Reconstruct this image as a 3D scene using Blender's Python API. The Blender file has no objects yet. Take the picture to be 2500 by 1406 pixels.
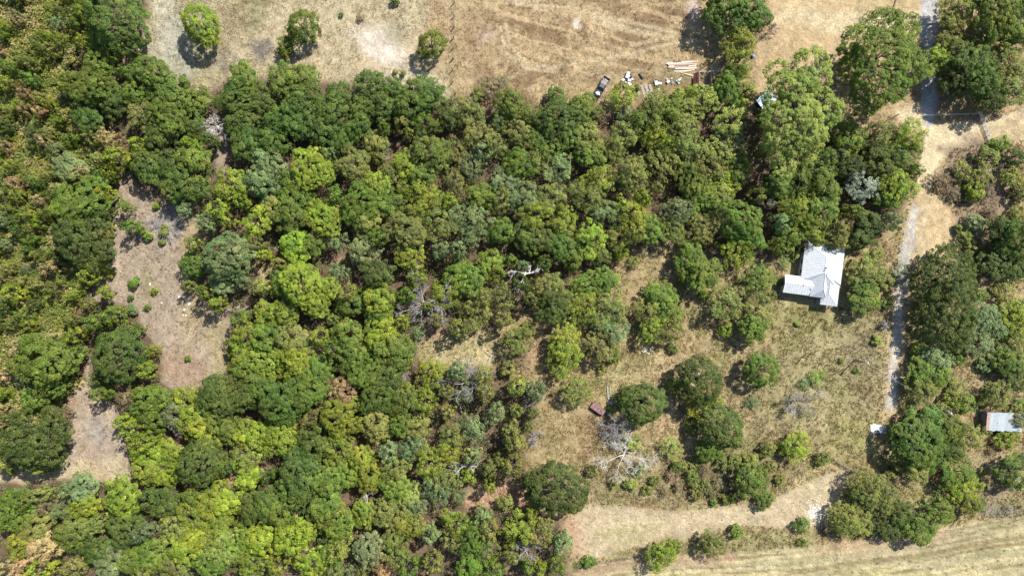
import bpy, math, random
import numpy as np
from mathutils import Vector, Matrix

# ------------------------------------------------------------------ camera, sky, sun, exposure
CAM_H = 166.7                 # metres above the ground; one photo pixel is 0.1 m on the ground
S = 0.1
sc = bpy.context.scene
C = sc.collection
cam_d = bpy.data.cameras.new('camera'); cam = bpy.data.objects.new('camera', cam_d); C.objects.link(cam)
cam.location = (0, 0, CAM_H); cam.rotation_euler = (0, 0, 0)
cam_d.sensor_width = 36; cam_d.lens = 24; cam_d.clip_end = 6000; cam_d.clip_start = 1
sc.camera = cam
SUN_EL, SUN_AZ = math.radians(50), math.radians(45)       # azimuth from +Y towards +X
to_sun = Vector((math.sin(SUN_AZ) * math.cos(SUN_EL), math.cos(SUN_AZ) * math.cos(SUN_EL), math.sin(SUN_EL)))
w = bpy.data.worlds.new('World'); sc.world = w; w.use_nodes = True
nt = w.node_tree; sky = nt.nodes.new('ShaderNodeTexSky'); sky.sky_type = 'NISHITA'; sky.sun_disc = False
sky.sun_elevation = SUN_EL; sky.sun_rotation = SUN_AZ; sky.air_density = 1.0; sky.dust_density = 0.8
bg = nt.nodes['Background']; bg.inputs['Strength'].default_value = 0.092
nt.links.new(sky.outputs[0], bg.inputs['Color'])
sl = bpy.data.lights.new('sun', 'SUN'); sl.energy = 4.6; sl.angle = math.radians(0.53); sl.color = (1, 0.955, 0.88)
so = bpy.data.objects.new('sun', sl); C.objects.link(so)
so.rotation_euler = to_sun.to_track_quat('Z', 'Y').to_euler(); so.location = (60, 60, 120)
sc.view_settings.view_transform = 'Standard'; sc.view_settings.look = 'None'
sc.view_settings.exposure = 1.22; sc.view_settings.gamma = 1

# ------------------------------------------------------------------ helpers
def P(px, py, z=0.0):
    """ground position of something seen at photo pixel (px,py) when it is z metres up"""
    k = S * (1 - z / CAM_H)
    return Vector(((px - 1250) * k, (703 - py) * k, z))

def tag(o, label=None, cat=None, group=None, kind=None):
    if label: o['label'] = label
    if cat: o['category'] = cat
    if group: o['group'] = group
    if kind: o['kind'] = kind
    return o

def empty(name, loc=(0, 0, 0), rz=0.0):
    o = bpy.data.objects.new(name, None); C.objects.link(o)
    o.location = loc; o.rotation_euler = (0, 0, rz); o.empty_display_size = 0.3
    return o

def link(name, me, parent=None, loc=None, rz=None):
    o = bpy.data.objects.new(name, me); C.objects.link(o)
    if parent: o.parent = parent
    if loc is not None: o.location = loc
    if rz is not None: o.rotation_euler = (0, 0, rz)
    return o

def np_mesh(name, V, F, mat=None, attrs=None, smooth=False):
    V = np.asarray(V, np.float32); F = np.asarray(F, np.int32)
    me = bpy.data.meshes.new(name)
    me.vertices.add(len(V)); me.vertices.foreach_set('co', V.ravel())
    k = F.shape[1]
    me.loops.add(F.size); me.loops.foreach_set('vertex_index', F.ravel())
    me.polygons.add(len(F)); me.polygons.foreach_set('loop_start', np.arange(0, F.size, k, dtype=np.int32))
    if smooth: me.polygons.foreach_set('use_smooth', np.ones(len(F), bool))
    me.update(calc_edges=True)
    for nm, (dom, typ, arr) in (attrs or {}).items():
        a = me.attributes.new(nm, typ, dom)
        a.data.foreach_set('value' if typ == 'FLOAT' else 'color', np.asarray(arr, np.float32).ravel())
    if mat: me.materials.append(mat)
    return me

class MB:
    """collects boxes, prisms and tubes into one mesh"""
    def __init__(s): s.v = []; s.f = []
    def add(s, V, F):
        b = len(s.v); s.v += [tuple(p) for p in V]; s.f += [tuple(i + b for i in f) for f in F]; return s
    def box(s, c, d, rz=0.0, rx=0.0, ry=0.0):
        M = Matrix.Rotation(rz, 3, 'Z') @ Matrix.Rotation(ry, 3, 'Y') @ Matrix.Rotation(rx, 3, 'X')
        V = [Vector(c) + M @ Vector((x * d[0] / 2, y * d[1] / 2, z * d[2] / 2)) for z in (-1, 1) for y in (-1, 1) for x in (-1, 1)]
        return s.add(V, [(0, 2, 3, 1), (4, 5, 7, 6), (0, 1, 5, 4), (2, 6, 7, 3), (0, 4, 6, 2), (1, 3, 7, 5)])
    def tube(s, pts, rad, n=6, cap=True):
        pts = [Vector(p) for p in pts]; rad = rad if hasattr(rad, '__len__') else [rad] * len(pts)
        rings = []
        for i, p in enumerate(pts):
            d = (pts[min(i + 1, len(pts) - 1)] - pts[max(i - 1, 0)]).normalized()
            a = d.cross(Vector((0.31, 0.17, 0.93)) if abs(d.z) < 0.95 else Vector((1, 0.2, 0))).normalized(); b = d.cross(a)
            rings.append([p + (a * math.cos(t) + b * math.sin(t)) * rad[i] for t in [2 * math.pi * j / n for j in range(n)]])
        V = [q for r in rings for q in r]; F = []
        for i in range(len(pts) - 1):
            for j in range(n):
                F.append((i * n + j, i * n + (j + 1) % n, (i + 1) * n + (j + 1) % n, (i + 1) * n + j))
        if cap: F += [tuple(range(n - 1, -1, -1)), tuple((len(pts) - 1) * n + j for j in range(n))]
        return s.add(V, F)
    def loft(s, sections):
        n = len(sections[0]); V = [p for q in sections for p in q]; F = []
        for i in range(len(sections) - 1):
            for j in range(n):
                F.append((i * n + j, i * n + (j + 1) % n, (i + 1) * n + (j + 1) % n, (i + 1) * n + j))
        F += [tuple(range(n - 1, -1, -1)), tuple((len(sections) - 1) * n + j for j in range(n))]
        return s.add(V, F)
    def mesh(s, name, mat, bevel=0.0, smooth=False):
        me = bpy.data.meshes.new(name); me.from_pydata(s.v, [], s.f); me.update()
        if bevel:
            import bmesh
            bm = bmesh.new(); bm.from_mesh(me)
            bmesh.ops.recalc_face_normals(bm, faces=bm.faces)
            bmesh.ops.bevel(bm, geom=list(bm.edges), offset=bevel, segments=2, affect='EDGES', profile=0.6)
            bm.to_mesh(me); bm.free()
        if smooth: me.polygons.foreach_set('use_smooth', [True] * len(me.polygons))
        if mat: me.materials.append(mat)
        return me
    def build(s, name, mat, parent=None, loc=None, rz=None, bevel=0.0, smooth=False):
        return link(name, s.mesh(name, mat, bevel, smooth), parent, loc, rz)

# numpy value noise / fbm
def vnoise(x, y, seed=0):
    xi = np.floor(x).astype(np.int64); yi = np.floor(y).astype(np.int64); fx = x - xi; fy = y - yi
    fx = fx * fx * (3 - 2 * fx); fy = fy * fy * (3 - 2 * fy)
    def h(a, b):
        n = (a * 374761393 + b * 668265263 + seed * 982451653) & 0x7fffffff
        n = ((n ^ (n >> 13)) * 1274126177) & 0x7fffffff
        return ((n ^ (n >> 16)) & 0xffff) / 65535.0
    return (h(xi, yi) * (1 - fx) + h(xi + 1, yi) * fx) * (1 - fy) + (h(xi, yi + 1) * (1 - fx) + h(xi + 1, yi + 1) * fx) * fy
def fbm(x, y, seed=0, o=4):
    a = 0.5; t = 0; n = 0
    for i in range(o):
        t = t + a * vnoise(x * 2 ** i, y * 2 ** i, seed + i * 17); n += a; a *= 0.55
    return t / n
def poly_sd(px, py, poly):
    """signed distance (pixels) to a polygon, negative inside"""
    d = np.full(px.shape, 1e9); inside = np.zeros(px.shape, bool); n = len(poly)
    for i in range(n):
        ax, ay = poly[i]; bx, by = poly[(i + 1) % n]; ex, ey = bx - ax, by - ay
        t = np.clip(((px - ax) * ex + (py - ay) * ey) / (ex * ex + ey * ey + 1e-9), 0, 1)
        d = np.minimum(d, np.hypot(px - ax - t * ex, py - ay - t * ey))
        if by != ay:
            c = ((ay > py) != (by > py)) & (px < ex * (py - ay) / (by - ay) + ax); inside ^= c
    return np.where(inside, -d, d)
def line_d(px, py, pts):
    d = np.full(px.shape, 1e9)
    for (ax, ay), (bx, by) in zip(pts[:-1], pts[1:]):
        ex, ey = bx - ax, by - ay
        t = np.clip(((px - ax) * ex + (py - ay) * ey) / (ex * ex + ey * ey + 1e-9), 0, 1)
        d = np.minimum(d, np.hypot(px - ax - t * ex, py - ay - t * ey))
    return d
def sstep(a, b, x):
    t = np.clip((x - a) / (b - a), 0, 1); return t * t * (3 - 2 * t)

# ------------------------------------------------------------------ materials
def new_mat(name):
    m = bpy.data.materials.new(name); m.use_nodes = True
    return m, m.node_tree.nodes, m.node_tree.links, m.node_tree.nodes['Principled BSDF']
def mat(name, col, rough=0.8, metal=0.0, var=0.25, scale=3.0, bump=0.0, spec=0.3, col2=None, thr=None):
    m, N, L, b = new_mat(name)
    tc = N.new('ShaderNodeTexCoord'); no = N.new('ShaderNodeTexNoise'); no.inputs['Scale'].default_value = scale; no.inputs['Detail'].default_value = 6
    L.new(tc.outputs['Object'], no.inputs['Vector'])
    r = N.new('ShaderNodeValToRGB'); L.new(no.outputs['Fac'], r.inputs['Fac'])
    lo = [c * (1 - var) for c in col]; hi = [min(1, c * (1 + var)) for c in col]
    if col2: lo, hi = col, col2
    r.color_ramp.elements[0].color = (*lo, 1); r.color_ramp.elements[1].color = (*hi, 1)
    r.color_ramp.elements[0].position, r.color_ramp.elements[1].position = thr or (0.3, 0.7)
    L.new(r.outputs[0], b.inputs['Base Color'])
    b.inputs['Roughness'].default_value = rough; b.inputs['Metallic'].default_value = metal; b.inputs['Specular IOR Level'].default_value = spec
    if bump:
        bp = N.new('ShaderNodeBump'); bp.inputs['Strength'].default_value = bump; bp.inputs['Distance'].default_value = 0.05
        L.new(no.outputs['Fac'], bp.inputs['Height']); L.new(bp.outputs[0], b.inputs['Normal'])
    return m

def foliage_mat(name, transl=0.36):
    """leaf colour = the tree's own object colour, varied leaf by leaf (attribute tint)"""
    m, N, L, b = new_mat(name); N.remove(b); out = N['Material Output']
    oi = N.new('ShaderNodeObjectInfo'); at = N.new('ShaderNodeAttribute'); at.attribute_name = 'tint'
    hs = N.new('ShaderNodeHueSaturation'); hs.inputs['Saturation'].default_value = 1.06; L.new(oi.outputs['Color'], hs.inputs['Color'])
    mr = N.new('ShaderNodeMapRange'); mr.inputs['To Min'].default_value = 0.55; mr.inputs['To Max'].default_value = 1.5
    L.new(at.outputs['Fac'], mr.inputs['Value']); L.new(mr.outputs[0], hs.inputs['Value'])
    mh = N.new('ShaderNodeMapRange'); mh.inputs['To Min'].default_value = 0.513; mh.inputs['To Max'].default_value = 0.479
    L.new(at.outputs['Fac'], mh.inputs['Value']); L.new(mh.outputs[0], hs.inputs['Hue'])
    ge = N.new('ShaderNodeNewGeometry'); nz = N.new('ShaderNodeTexNoise'); nz.inputs['Scale'].default_value = .33; nz.inputs['Detail'].default_value = 3; L.new(ge.outputs['Position'], nz.inputs['Vector'])
    pv = N.new('ShaderNodeMapRange'); pv.inputs['From Min'].default_value = .3; pv.inputs['From Max'].default_value = .7; pv.inputs['To Min'].default_value = .72; pv.inputs['To Max'].default_value = 1.3; L.new(nz.outputs['Fac'], pv.inputs['Value'])
    mv = N.new('ShaderNodeMath'); mv.operation = 'MULTIPLY'; L.new(mr.outputs[0], mv.inputs[0]); L.new(pv.outputs[0], mv.inputs[1]); L.new(mv.outputs[0], hs.inputs['Value'])
    nz2 = N.new('ShaderNodeTexNoise'); nz2.inputs['Scale'].default_value = .2; nz2.inputs['Detail'].default_value = 2; L.new(ge.outputs['Position'], nz2.inputs['Vector'])
    ph = N.new('ShaderNodeMapRange'); ph.inputs['From Min'].default_value = .3; ph.inputs['From Max'].default_value = .7; ph.inputs['To Min'].default_value = -.022; ph.inputs['To Max'].default_value = .016; L.new(nz2.outputs['Fac'], ph.inputs['Value'])
    mv2 = N.new('ShaderNodeMath'); L.new(mh.outputs[0], mv2.inputs[0]); L.new(ph.outputs[0], mv2.inputs[1]); L.new(mv2.outputs[0], hs.inputs['Hue'])
    d = N.new('ShaderNodeBsdfDiffuse'); t = N.new('ShaderNodeBsdfTranslucent'); g = N.new('ShaderNodeBsdfGlossy'); g.inputs['Roughness'].default_value = 0.55
    tm = N.new('ShaderNodeMixRGB'); tm.blend_type = 'MULTIPLY'; tm.inputs['Fac'].default_value = 1; tm.inputs['Color2'].default_value = (1.1, 1.15, 0.6, 1)
    L.new(hs.outputs[0], d.inputs['Color']); L.new(hs.outputs[0], tm.inputs['Color1']); L.new(tm.outputs[0], t.inputs['Color'])
    m1 = N.new('ShaderNodeMixShader'); m1.inputs[0].default_value = transl; L.new(d.outputs[0], m1.inputs[1]); L.new(t.outputs[0], m1.inputs[2])
    m2 = N.new('ShaderNodeMixShader'); m2.inputs[0].default_value = 0.015; L.new(m1.outputs[0], m2.inputs[1]); L.new(g.outputs[0], m2.inputs[2])
    L.new(m2.outputs[0], out.inputs['Surface'])
    return m

def attr_mat(name, transl=0.0, var=0.3, bump=False, rough=0.95):
    """colour from the Col attribute of the mesh with fine grain on top"""
    m, N, L, b = new_mat(name)
    at = N.new('ShaderNodeAttribute'); at.attribute_name = 'Col'
    if not bump:
        L.new(at.outputs['Color'], b.inputs['Base Color']); b.inputs['Roughness'].default_value = rough; b.inputs['Specular IOR Level'].default_value = 0.1
        if transl:
            out = N['Material Output']; d = N.new('ShaderNodeBsdfDiffuse'); t = N.new('ShaderNodeBsdfTranslucent'); mx = N.new('ShaderNodeMixShader'); mx.inputs[0].default_value = transl
            L.new(at.outputs['Color'], d.inputs['Color']); L.new(at.outputs['Color'], t.inputs['Color'])
            L.new(d.outputs[0], mx.inputs[1]); L.new(t.outputs[0], mx.inputs[2]); L.new(mx.outputs[0], out.inputs['Surface']); N.remove(b)
        return m
    tc = N.new('ShaderNodeTexCoord')
    def noise(sc_, det, rough_=0.6):
        n = N.new('ShaderNodeTexNoise'); n.inputs['Scale'].default_value = sc_; n.inputs['Detail'].default_value = det; n.inputs['Roughness'].default_value = rough_
        L.new(tc.outputs['Object'], n.inputs['Vector']); return n
    n1 = noise(2.2, 5, 0.7); n2 = noise(0.35, 4); n3 = noise(7.0, 3, 0.7)
    def rng(n, lo, hi):
        r = N.new('ShaderNodeMapRange'); r.inputs['From Min'].default_value = 0.3; r.inputs['From Max'].default_value = 0.7
        r.inputs['To Min'].default_value = lo; r.inputs['To Max'].default_value = hi; L.new(n.outputs['Fac'], r.inputs['Value']); return r
    r1, r2, r3 = rng(n1, 0.66, 1.28), rng(n2, 0.88, 1.12), rng(n3, 0.66, 1.3)
    def mul(a, c):
        q = N.new('ShaderNodeMath'); q.operation = 'MULTIPLY'; L.new(a, q.inputs[0]); L.new(c, q.inputs[1]); return q.outputs[0]
    f = mul(mul(r1.outputs[0], r2.outputs[0]), r3.outputs[0])
    v = N.new('ShaderNodeVectorMath'); v.operation = 'SCALE'; L.new(at.outputs['Color'], v.inputs[0]); L.new(f, v.inputs['Scale'])
    L.new(v.outputs[0], b.inputs['Base Color']); b.inputs['Roughness'].default_value = 1; b.inputs['Specular IOR Level'].default_value = 0.05
    bp = N.new('ShaderNodeBump'); bp.inputs['Strength'].default_value = 0.8; bp.inputs['Distance'].default_value = 0.2
    L.new(n1.outputs['Fac'], bp.inputs['Height']); L.new(bp.outputs[0], b.inputs['Normal'])
    return m

M_GROUND = attr_mat('earth_and_dry_grass', bump=True)
M_GRASS = attr_mat('dry_grass_blades', transl=0.3)
M_UNDER = attr_mat('undergrowth_leaves', transl=0.25)
M_LEAF = foliage_mat('leaves')
M_BARK = mat('bark', (0.10, 0.08, 0.06), 0.95, var=0.4, scale=6, bump=0.4)
M_DEAD = mat('bleached_dead_wood', (0.37, 0.345, 0.31), 0.9, var=0.25, scale=4)
M_DEADW = mat('white_dead_wood', (0.43, 0.405, 0.37), 0.9, var=0.2, scale=4)
M_DEADG = mat('grey_dead_twigs', (0.25, 0.235, 0.22), 0.95, var=0.25, scale=4)
M_DEADB = mat('brown_dead_twigs', (0.17, 0.12, 0.10), 0.95, var=0.3, scale=4)

# ------------------------------------------------------------------ ground colours (earth, straw, tracks), in photo pixels of the place
STRAW = np.array((.40, .315, .165)); DIRT = np.array((.50, .375, .215)); PALE = np.array((.63, .52, .33)); SAND = np.array((.68, .59, .47))
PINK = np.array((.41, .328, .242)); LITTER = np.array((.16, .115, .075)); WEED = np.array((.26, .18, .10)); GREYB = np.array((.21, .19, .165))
GREENG = np.array((.24, .225, .09)); GRAVEL = np.array((.57, .54, .49)); TAN = np.array((.46, .36, .20)); RED = np.array((.40, .255, .165))
HAY = np.array((.52, .44, .235))

WOOD = [(-300, -200), (380, -200), (365, 20), (345, 110), (308, 150), (430, 200), (500, 235), (560, 185), (640, 195), (740, 190), (860, 205), (1000, 220), (1110, 260), (1250, 260),
        (1340, 290), (1440, 270), (1560, 285), (1700, 250), (1860, 265), (1920, 420), (2030, 320), (2230, 330), (2225, 470), (2190, 545), (2130, 600), (2060, 590), (1950, 600),
        (1900, 640), (1850, 640), (1760, 600), (1640, 590), (1540, 610), (1480, 650), (1440, 690), (1330, 700), (1300, 760), (1210, 790), (1200, 810), (1020, 815), (1015, 880), (1090, 900),
        (1200, 905), (1330, 960), (1300, 1060), (1270, 1180), (1130, 1190), (1150, 1235), (1280, 1235), (1370, 1270), (1390, 1410), (1380, 1600), (-300, 1600)]
CLEAR = [[(285, 418), (345, 455), (455, 515), (500, 545), (455, 590), (460, 690), (520, 760), (565, 775), (545, 850), (535, 900), (500, 945), (430, 955), (398, 930), (390, 860), (345, 795), (340, 750),
          (270, 735), (203, 735), (238, 665), (262, 625), (275, 540)],
         [(212, 850), (222, 920), (250, 970), (290, 1000), (305, 1060), (325, 1150), (320, 1168), (230, 1160), (150, 1150), (172, 1090), (160, 990), (200, 930)],
         [(-300, 1160), (150, 1140), (322, 1160), (322, 1172), (180, 1166), (-300, 1190)],
         [(615, 640), (660, 630), (695, 655), (690, 680), (640, 690)], [(1018, 825), (1200, 805), (1205, 850), (1190, 895), (1090, 900), (1022, 880)],
         [(508, 280), (548, 282), (560, 340), (560, 425), (535, 420), (520, 350)], [(550, 1150), (585, 1150), (590, 1195), (548, 1200)], [(1138, 1200), (1200, 1185), (1285, 1182), (1290, 1230), (1180, 1235), (1140, 1230)]]
FIELD = [(1380, 1420), (1420, 1385), (1500, 1368), (1700, 1352), (1950, 1335), (2200, 1305), (2300, 1292), (2420, 1268), (2560, 1250), (3200, 1180), (3200, 2200), (1380, 2200)]
MOWN = [(1375, 1275), (1420, 1240), (1500, 1232), (1640, 1245), (1760, 1240), (1880, 1222), (1960, 1180), (2030, 1150), (2085, 1150), (2060, 1200), (2030, 1260), (1980, 1290), (1830, 1282),
        (1700, 1302), (1560, 1330), (1450, 1365), (1400, 1350), (1380, 1320)]
YARD = [(1860, -200), (2290, -200), (2262, 60), (2255, 110), (2110, 95), (2060, 130), (2040, 165), (1990, 190), (1940, 200), (1850, 225), (1850, 120), (1880, 60)]
TURN = [(2250, 420), (2270, 470), (2320, 510), (2345, 560), (2335, 605), (2270, 640), (2212, 650), (2212, 560), (2235, 480)]
JUNC = [(2180, 270), (2260, 250), (2280, 300), (2400, 300), (2600, 250), (2600, 330), (2430, 345), (2330, 360), (2290, 400), (2268, 470), (2245, 470), (2255, 380), (2255, 320), (2200, 300)]
DRIVE = [(2226, 505), (2245, 510), (2236, 570), (2222, 640), (2206, 720), (2198, 830), (2190, 930), (2182, 1005), (2162, 1005), (2172, 900), (2182, 800), (2186, 720), (2198, 640), (2212, 560)]
ROAD = [(2248, -200), (2288, -200), (2290, 60), (2288, 180), (2290, 250), (2282, 310), (2262, 310), (2250, 250), (2256, 120), (2248, 20)]
LTRACK = [(-300, 1158), (60, 1156), (150, 1143), (250, 1150), (330, 1162), (330, 1176), (180, 1168), (60, 1176), (-300, 1196)]

def ground_colour(px, py):
    wx = px + 26 * (fbm(px / 60, py / 60, 3) - .5); wy = py + 26 * (fbm(px / 60, py / 60, 9) - .5)
    n_big = fbm(px / 160, py / 160, 21); n_mid = fbm(px / 45, py / 45, 31); n_fine = fbm(px / 12, py / 12, 41, 3); n_ff = vnoise(px / 4.2, py / 4.2, 77)
    col = np.empty(px.shape + (3,)); col[:] = STRAW
    def mix(c, wgt):
        nonlocal col
        wgt = np.clip(wgt, 0, 1)[..., None]; col = col * (1 - wgt) + np.asarray(c) * wgt
    def blob(c, x, y, rx, ry, a=1.0, rot=0.0, soft=.6, nz=.5):
        cr, sr = math.cos(rot), math.sin(rot); dx, dy = wx - x, wy - y
        q = np.hypot((dx * cr + dy * sr) / rx, (-dx * sr + dy * cr) / ry) + nz * (n_mid - .5) * 1.6
        mix(c, a * (1 - sstep(1 - soft, 1.0 + soft * .3, q)))
    def area(c, poly, soft=8, a=1.0, nz=14):
        mix(c, a * (1 - sstep(-soft, soft, poly_sd(wx, wy, poly) + nz * (n_fine - .5))))
    def stroke(c, pts, wd, a=1.0, soft=.6):
        mix(c, a * (1 - sstep(wd * (1 - soft), wd, line_d(px + 5 * (n_mid - .5), py + 5 * (n_mid - .5), pts) + wd * .5 * (n_fine - .5))))
    # meadow mottling on the right
    mix(GREENG * 1.25, .75 * sstep(.48, .68, n_mid) * (px > 1400)); mix(WEED * 1.25, .75 * sstep(.54, .7, fbm(px / 55, py / 55, 55)) * (px > 1250))
    mix(HAY, .5 * sstep(.5, .7, fbm(px / 70, py / 70, 66)))
    # upper open ground: sandy grassland, worked earth, grey scrub
    up = (py < 330) * 1.0
    top = 1 - sstep(300, 340, py + 0 * px)
    mix(np.array((.43, .325, .19)), top * .9 * sstep(1090, 1130, px + 20 * (n_mid - .5)))
    mix(np.array((.50, .42, .27)), top * (1 - sstep(1080, 1120, px)) * .9)
    blob((.36, .33, .20), 440, 90, 120, 170, .8); blob((.46, .44, .35), 425, 110, 55, 130, .85); blob((.60, .55, .42), 400, 30, 30, 60, .7)
    blob((.28, .26, .13), 610, 40, 60, 75, .75); blob(GREYB * 1.2, 640, 115, 48, 42, .85); blob(GREYB * 1.3, 560, 150, 40, 25, .5); blob((.34, .27, .17), 560, 60, 60, 80, .6)
    blob(SAND, 925, 105, 62, 42, .95, rot=.75); blob(SAND, 950, 125, 55, 40, .8, rot=.5); blob(SAND * .95, 870, 80, 40, 30, .5); blob(SAND * .9, 1010, 190, 90, 30, .55, rot=.4)
    blob((.33, .30, .20), 965, 75, 40, 50, .6); blob(WEED * 1.6, 1075, 60, 45, 120, .7); blob(WEED * 1.3, 1150, 90, 32, 60, .6); blob((.50, .38, .30), 1185, 90, 30, 28, .6)
    # weedy and bare strips in the worked field
    mix(WEED * 1.05, .9 * top * sstep(1130, 1200, px) * (1 - sstep(1690, 1740, px)) * sstep(.50, .64, fbm(px / 90, py / 34, 88)))
    mix(WEED * .95, .7 * top * sstep(1130, 1200, px) * (1 - sstep(1690, 1740, px)) * sstep(.56, .66, fbm(px / 26, py / 18, 91)))
    mix(DIRT * 1.1, .75 * top * sstep(1180, 1240, px) * (1 - sstep(1700, 1760, px)) * (1 - sstep(150, 190, py)) * sstep(.52, .62, fbm((px * .97 + py * .24) / 130, (py * .97 - px * .24) / 9, 93)))
    for pts in ([(1235, 60), (1250, 120), (1290, 155), (1350, 165), (1420, 150)], [(1222, 70), (1238, 130), (1285, 168), (1360, 176)], [(1260, 10), (1400, 20), (1560, 60), (1650, 80)],
                [(1440, 40), (1540, 70), (1610, 85)], [(1450, 55), (1560, 82), (1600, 86)], [(1490, 140), (1600, 118), (1700, 96)], [(1540, 112), (1640, 90)], [(1250, 6), (1330, 0)], [(1440, 150), (1500, 140)]):
        stroke(PALE * .9, pts, 6, .8)
    for pts in ([(1242, 66), (1256, 118), (1294, 148)], [(1229, 74), (1243, 126)]): stroke(WEED * 1.3, pts, 2.5, .6)
    blob(SAND * 1.0, 1402, 62, 9, 15, 1, rot=.3, nz=1.2); blob(SAND * .95, 1408, 70, 13, 7, .9, nz=1.2); blob((.62, .50, .42), 1685, 25, 22, 40, .9); blob(DIRT * .95, 1200, 130, 60, 30, .7)
    blob(TAN * 1.05, 1420, 225, 180, 30, .7); blob((.30, .27, .12), 1680, 195, 30, 25, .5); blob((.33, .29, .17), 1640, 185, 40, 25, .4)
    # sandy yard at the upper right, road junction, turning place
    area(DIRT * 1.1, YARD, 14, .95); blob(PALE, 2030, 50, 150, 34, .85, rot=.12); blob(PALE * 1.05, 2180, 60, 90, 30, .7, rot=-.3); blob(SAND * 1.15, 2168, 33, 14, 8, 1); blob(TAN, 2150, 10, 90, 26, .6); blob(DIRT * .9, 1900, 150, 60, 90, .5)
    area(DIRT * .9, [(2120, 250), (2300, 240), (2600, 230), (2600, 420), (2420, 400), (2320, 400), (2260, 480), (2240, 480), (2250, 330), (2150, 310)], 16, .85)
    area(PALE * 1.1, JUNC, 10, .9)
    for pts in ([(2290, 330), (2350, 325), (2420, 305), (2520, 258)], [(2290, 345), (2360, 338), (2440, 318), (2520, 285)], [(2262, 330), (2252, 400), (2240, 470)], [(2280, 370), (2262, 420), (2250, 480)]): stroke(PALE * 1.12, pts, 7, .8)
    area(DIRT * 1.22, TURN, 8, .95); blob(PALE, 2250, 530, 28, 60, .75, rot=.3); blob(PALE * .95, 2250, 600, 35, 40, .6)
    blob(DIRT * .9, 2450, 330, 90, 40, .7, rot=-.3)
    # right-hand scrub strip
    blob(np.array((.33, .25, .175)), 2395, 430, 125, 100, .9, soft=.3); blob(np.array((.36, .26, .18)), 2390, 540, 70, 80, .7); blob(np.array((.42, .31, .20)), 2430, 700, 60, 50, .7); blob(TAN, 2345, 845, 30, 45, .8)
    blob(np.array((.37, .29, .18)), 2440, 950, 80, 60, .7); blob(np.array((.38, .30, .19)), 2430, 1170, 80, 80, .8); blob(GREYB * 1.2, 2450, 1245, 80, 22, .7)
    # meadow round the house
    blob(np.array((.33, .295, .15)), 2020, 900, 200, 220, .75); blob(np.array((.34, .285, .16)), 1800, 1000, 260, 200, .35)
    blob(HAY * .95, 2010, 850, 70, 60, .5); blob(GREENG * 1.3, 1960, 780, 90, 40, .6); blob(np.array((.30, .255, .15)), 2110, 880, 60, 90, .7); blob(np.array((.33, .27, .16)), 2130, 960, 40, 60, .5)
    blob(GREENG * 1.5, 2080, 1070, 60, 70, .6); blob(HAY * .85, 1990, 1010, 60, 70, .5); blob(WEED * 1.25, 1700, 1165, 160, 60, .85, rot=.1); blob(GREENG * 1.1, 1800, 1110, 110, 50, .6); blob(GREENG * 1.2, 1800, 1320, 150, 25, .6); blob(RED * 1.2, 1560, 700, 60, 60, .35); blob(TAN, 1560, 640, 90, 60, .5)
    blob(DIRT * .95, 1640, 930, 60, 120, .5); blob(DIRT, 1630, 1030, 30, 60, .6)
    # wood floor and clearings
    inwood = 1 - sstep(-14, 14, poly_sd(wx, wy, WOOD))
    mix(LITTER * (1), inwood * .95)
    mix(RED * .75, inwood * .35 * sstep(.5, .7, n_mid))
    for i, c in enumerate(CLEAR):
        area((PINK, PINK * 1.12, PALE, TAN * .95, HAY * .95, PINK * .9, RED * 1.15, RED * 1.3)[i], c, 9, .95, 10)
    blob(STRAW * 1.0, 480, 640, 45, 220, .7, rot=.05); blob(HAY * .8, 530, 830, 40, 100, .7); blob((.30, .26, .14), 365, 690, 30, 45, .75); blob(GREYB * 1.9, 410, 545, 45, 45, .75); blob(PINK * 1.15, 300, 640, 40, 60, .5)
    blob(RED * .95, 450, 900, 60, 50, .5); blob(PALE * .85, 230, 1140, 90, 22, .85); blob((.33, .30, .27), 240, 1050, 40, 35, .6); blob(RED * 1.1, 170, 985, 22, 14, .7)
    blob(RED * 1.1, 1290, 860, 45, 60, .55); blob(RED * 1.0, 1060, 820, 30, 20, .7); blob(RED, 840, 640, 40, 25, .7)
    # tracks and field at the bottom right
    area(np.array((.30, .25, .135)), [(1440, 1120), (1600, 1110), (1880, 1110), (1960, 1150), (1890, 1215), (1760, 1235), (1640, 1240), (1500, 1228), (1430, 1235)], 22, .6, 26)
    area(np.array((.52, .42, .265)), MOWN, 7, .95); blob(RED * 1.25, 1395, 1305, 30, 50, .7); blob((.42, .37, .18), 1530, 1300, 80, 35, .5); stroke(PALE * .9, [(1420, 1285), (1520, 1272), (1660, 1272), (1800, 1262), (1920, 1232), (2000, 1185), (2060, 1155)], 12, .8); stroke(PALE * .82, [(1440, 1325), (1560, 1305), (1700, 1288), (1850, 1272), (1950, 1245), (2040, 1190)], 7, .6)
    blob(SAND * 1.05, 1992, 1252, 18, 22, .6); area((.33, .29, .14), [(1690, 1312), (1960, 1290), (2030, 1310), (1960, 1335), (1700, 1350), (1560, 1362), (1440, 1378), (1440, 1368), (1560, 1352)], 8, .7)
    fd = poly_sd(px, py, FIELD); infield = 1 - sstep(-6, 6, fd + 8 * (n_fine - .5))
    mix(np.array((.46, .40, .235)), infield)
    vv = np.where(fd < 0, -fd, 0) + 7 * (n_mid - .5)
    st = fbm(px / 300 + 3, vv / 7.5, 123, 3)
    mix((.28, .22, .115), infield * .9 * sstep(.50, .66, st)); mix(HAY * 1.28, infield * .8 * sstep(.52, .66, fbm(px / 260, vv / 10, 133, 3))); mix(GREENG * 1.1, infield * .4 * sstep(.55, .7, fbm(px / 90, vv / 20, 143)))
    mix(RED * 1.0, infield * .6 * (1 - sstep(10, 45, vv)) * sstep(.45, .6, n_big + .2 * (px < 1800)))
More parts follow.
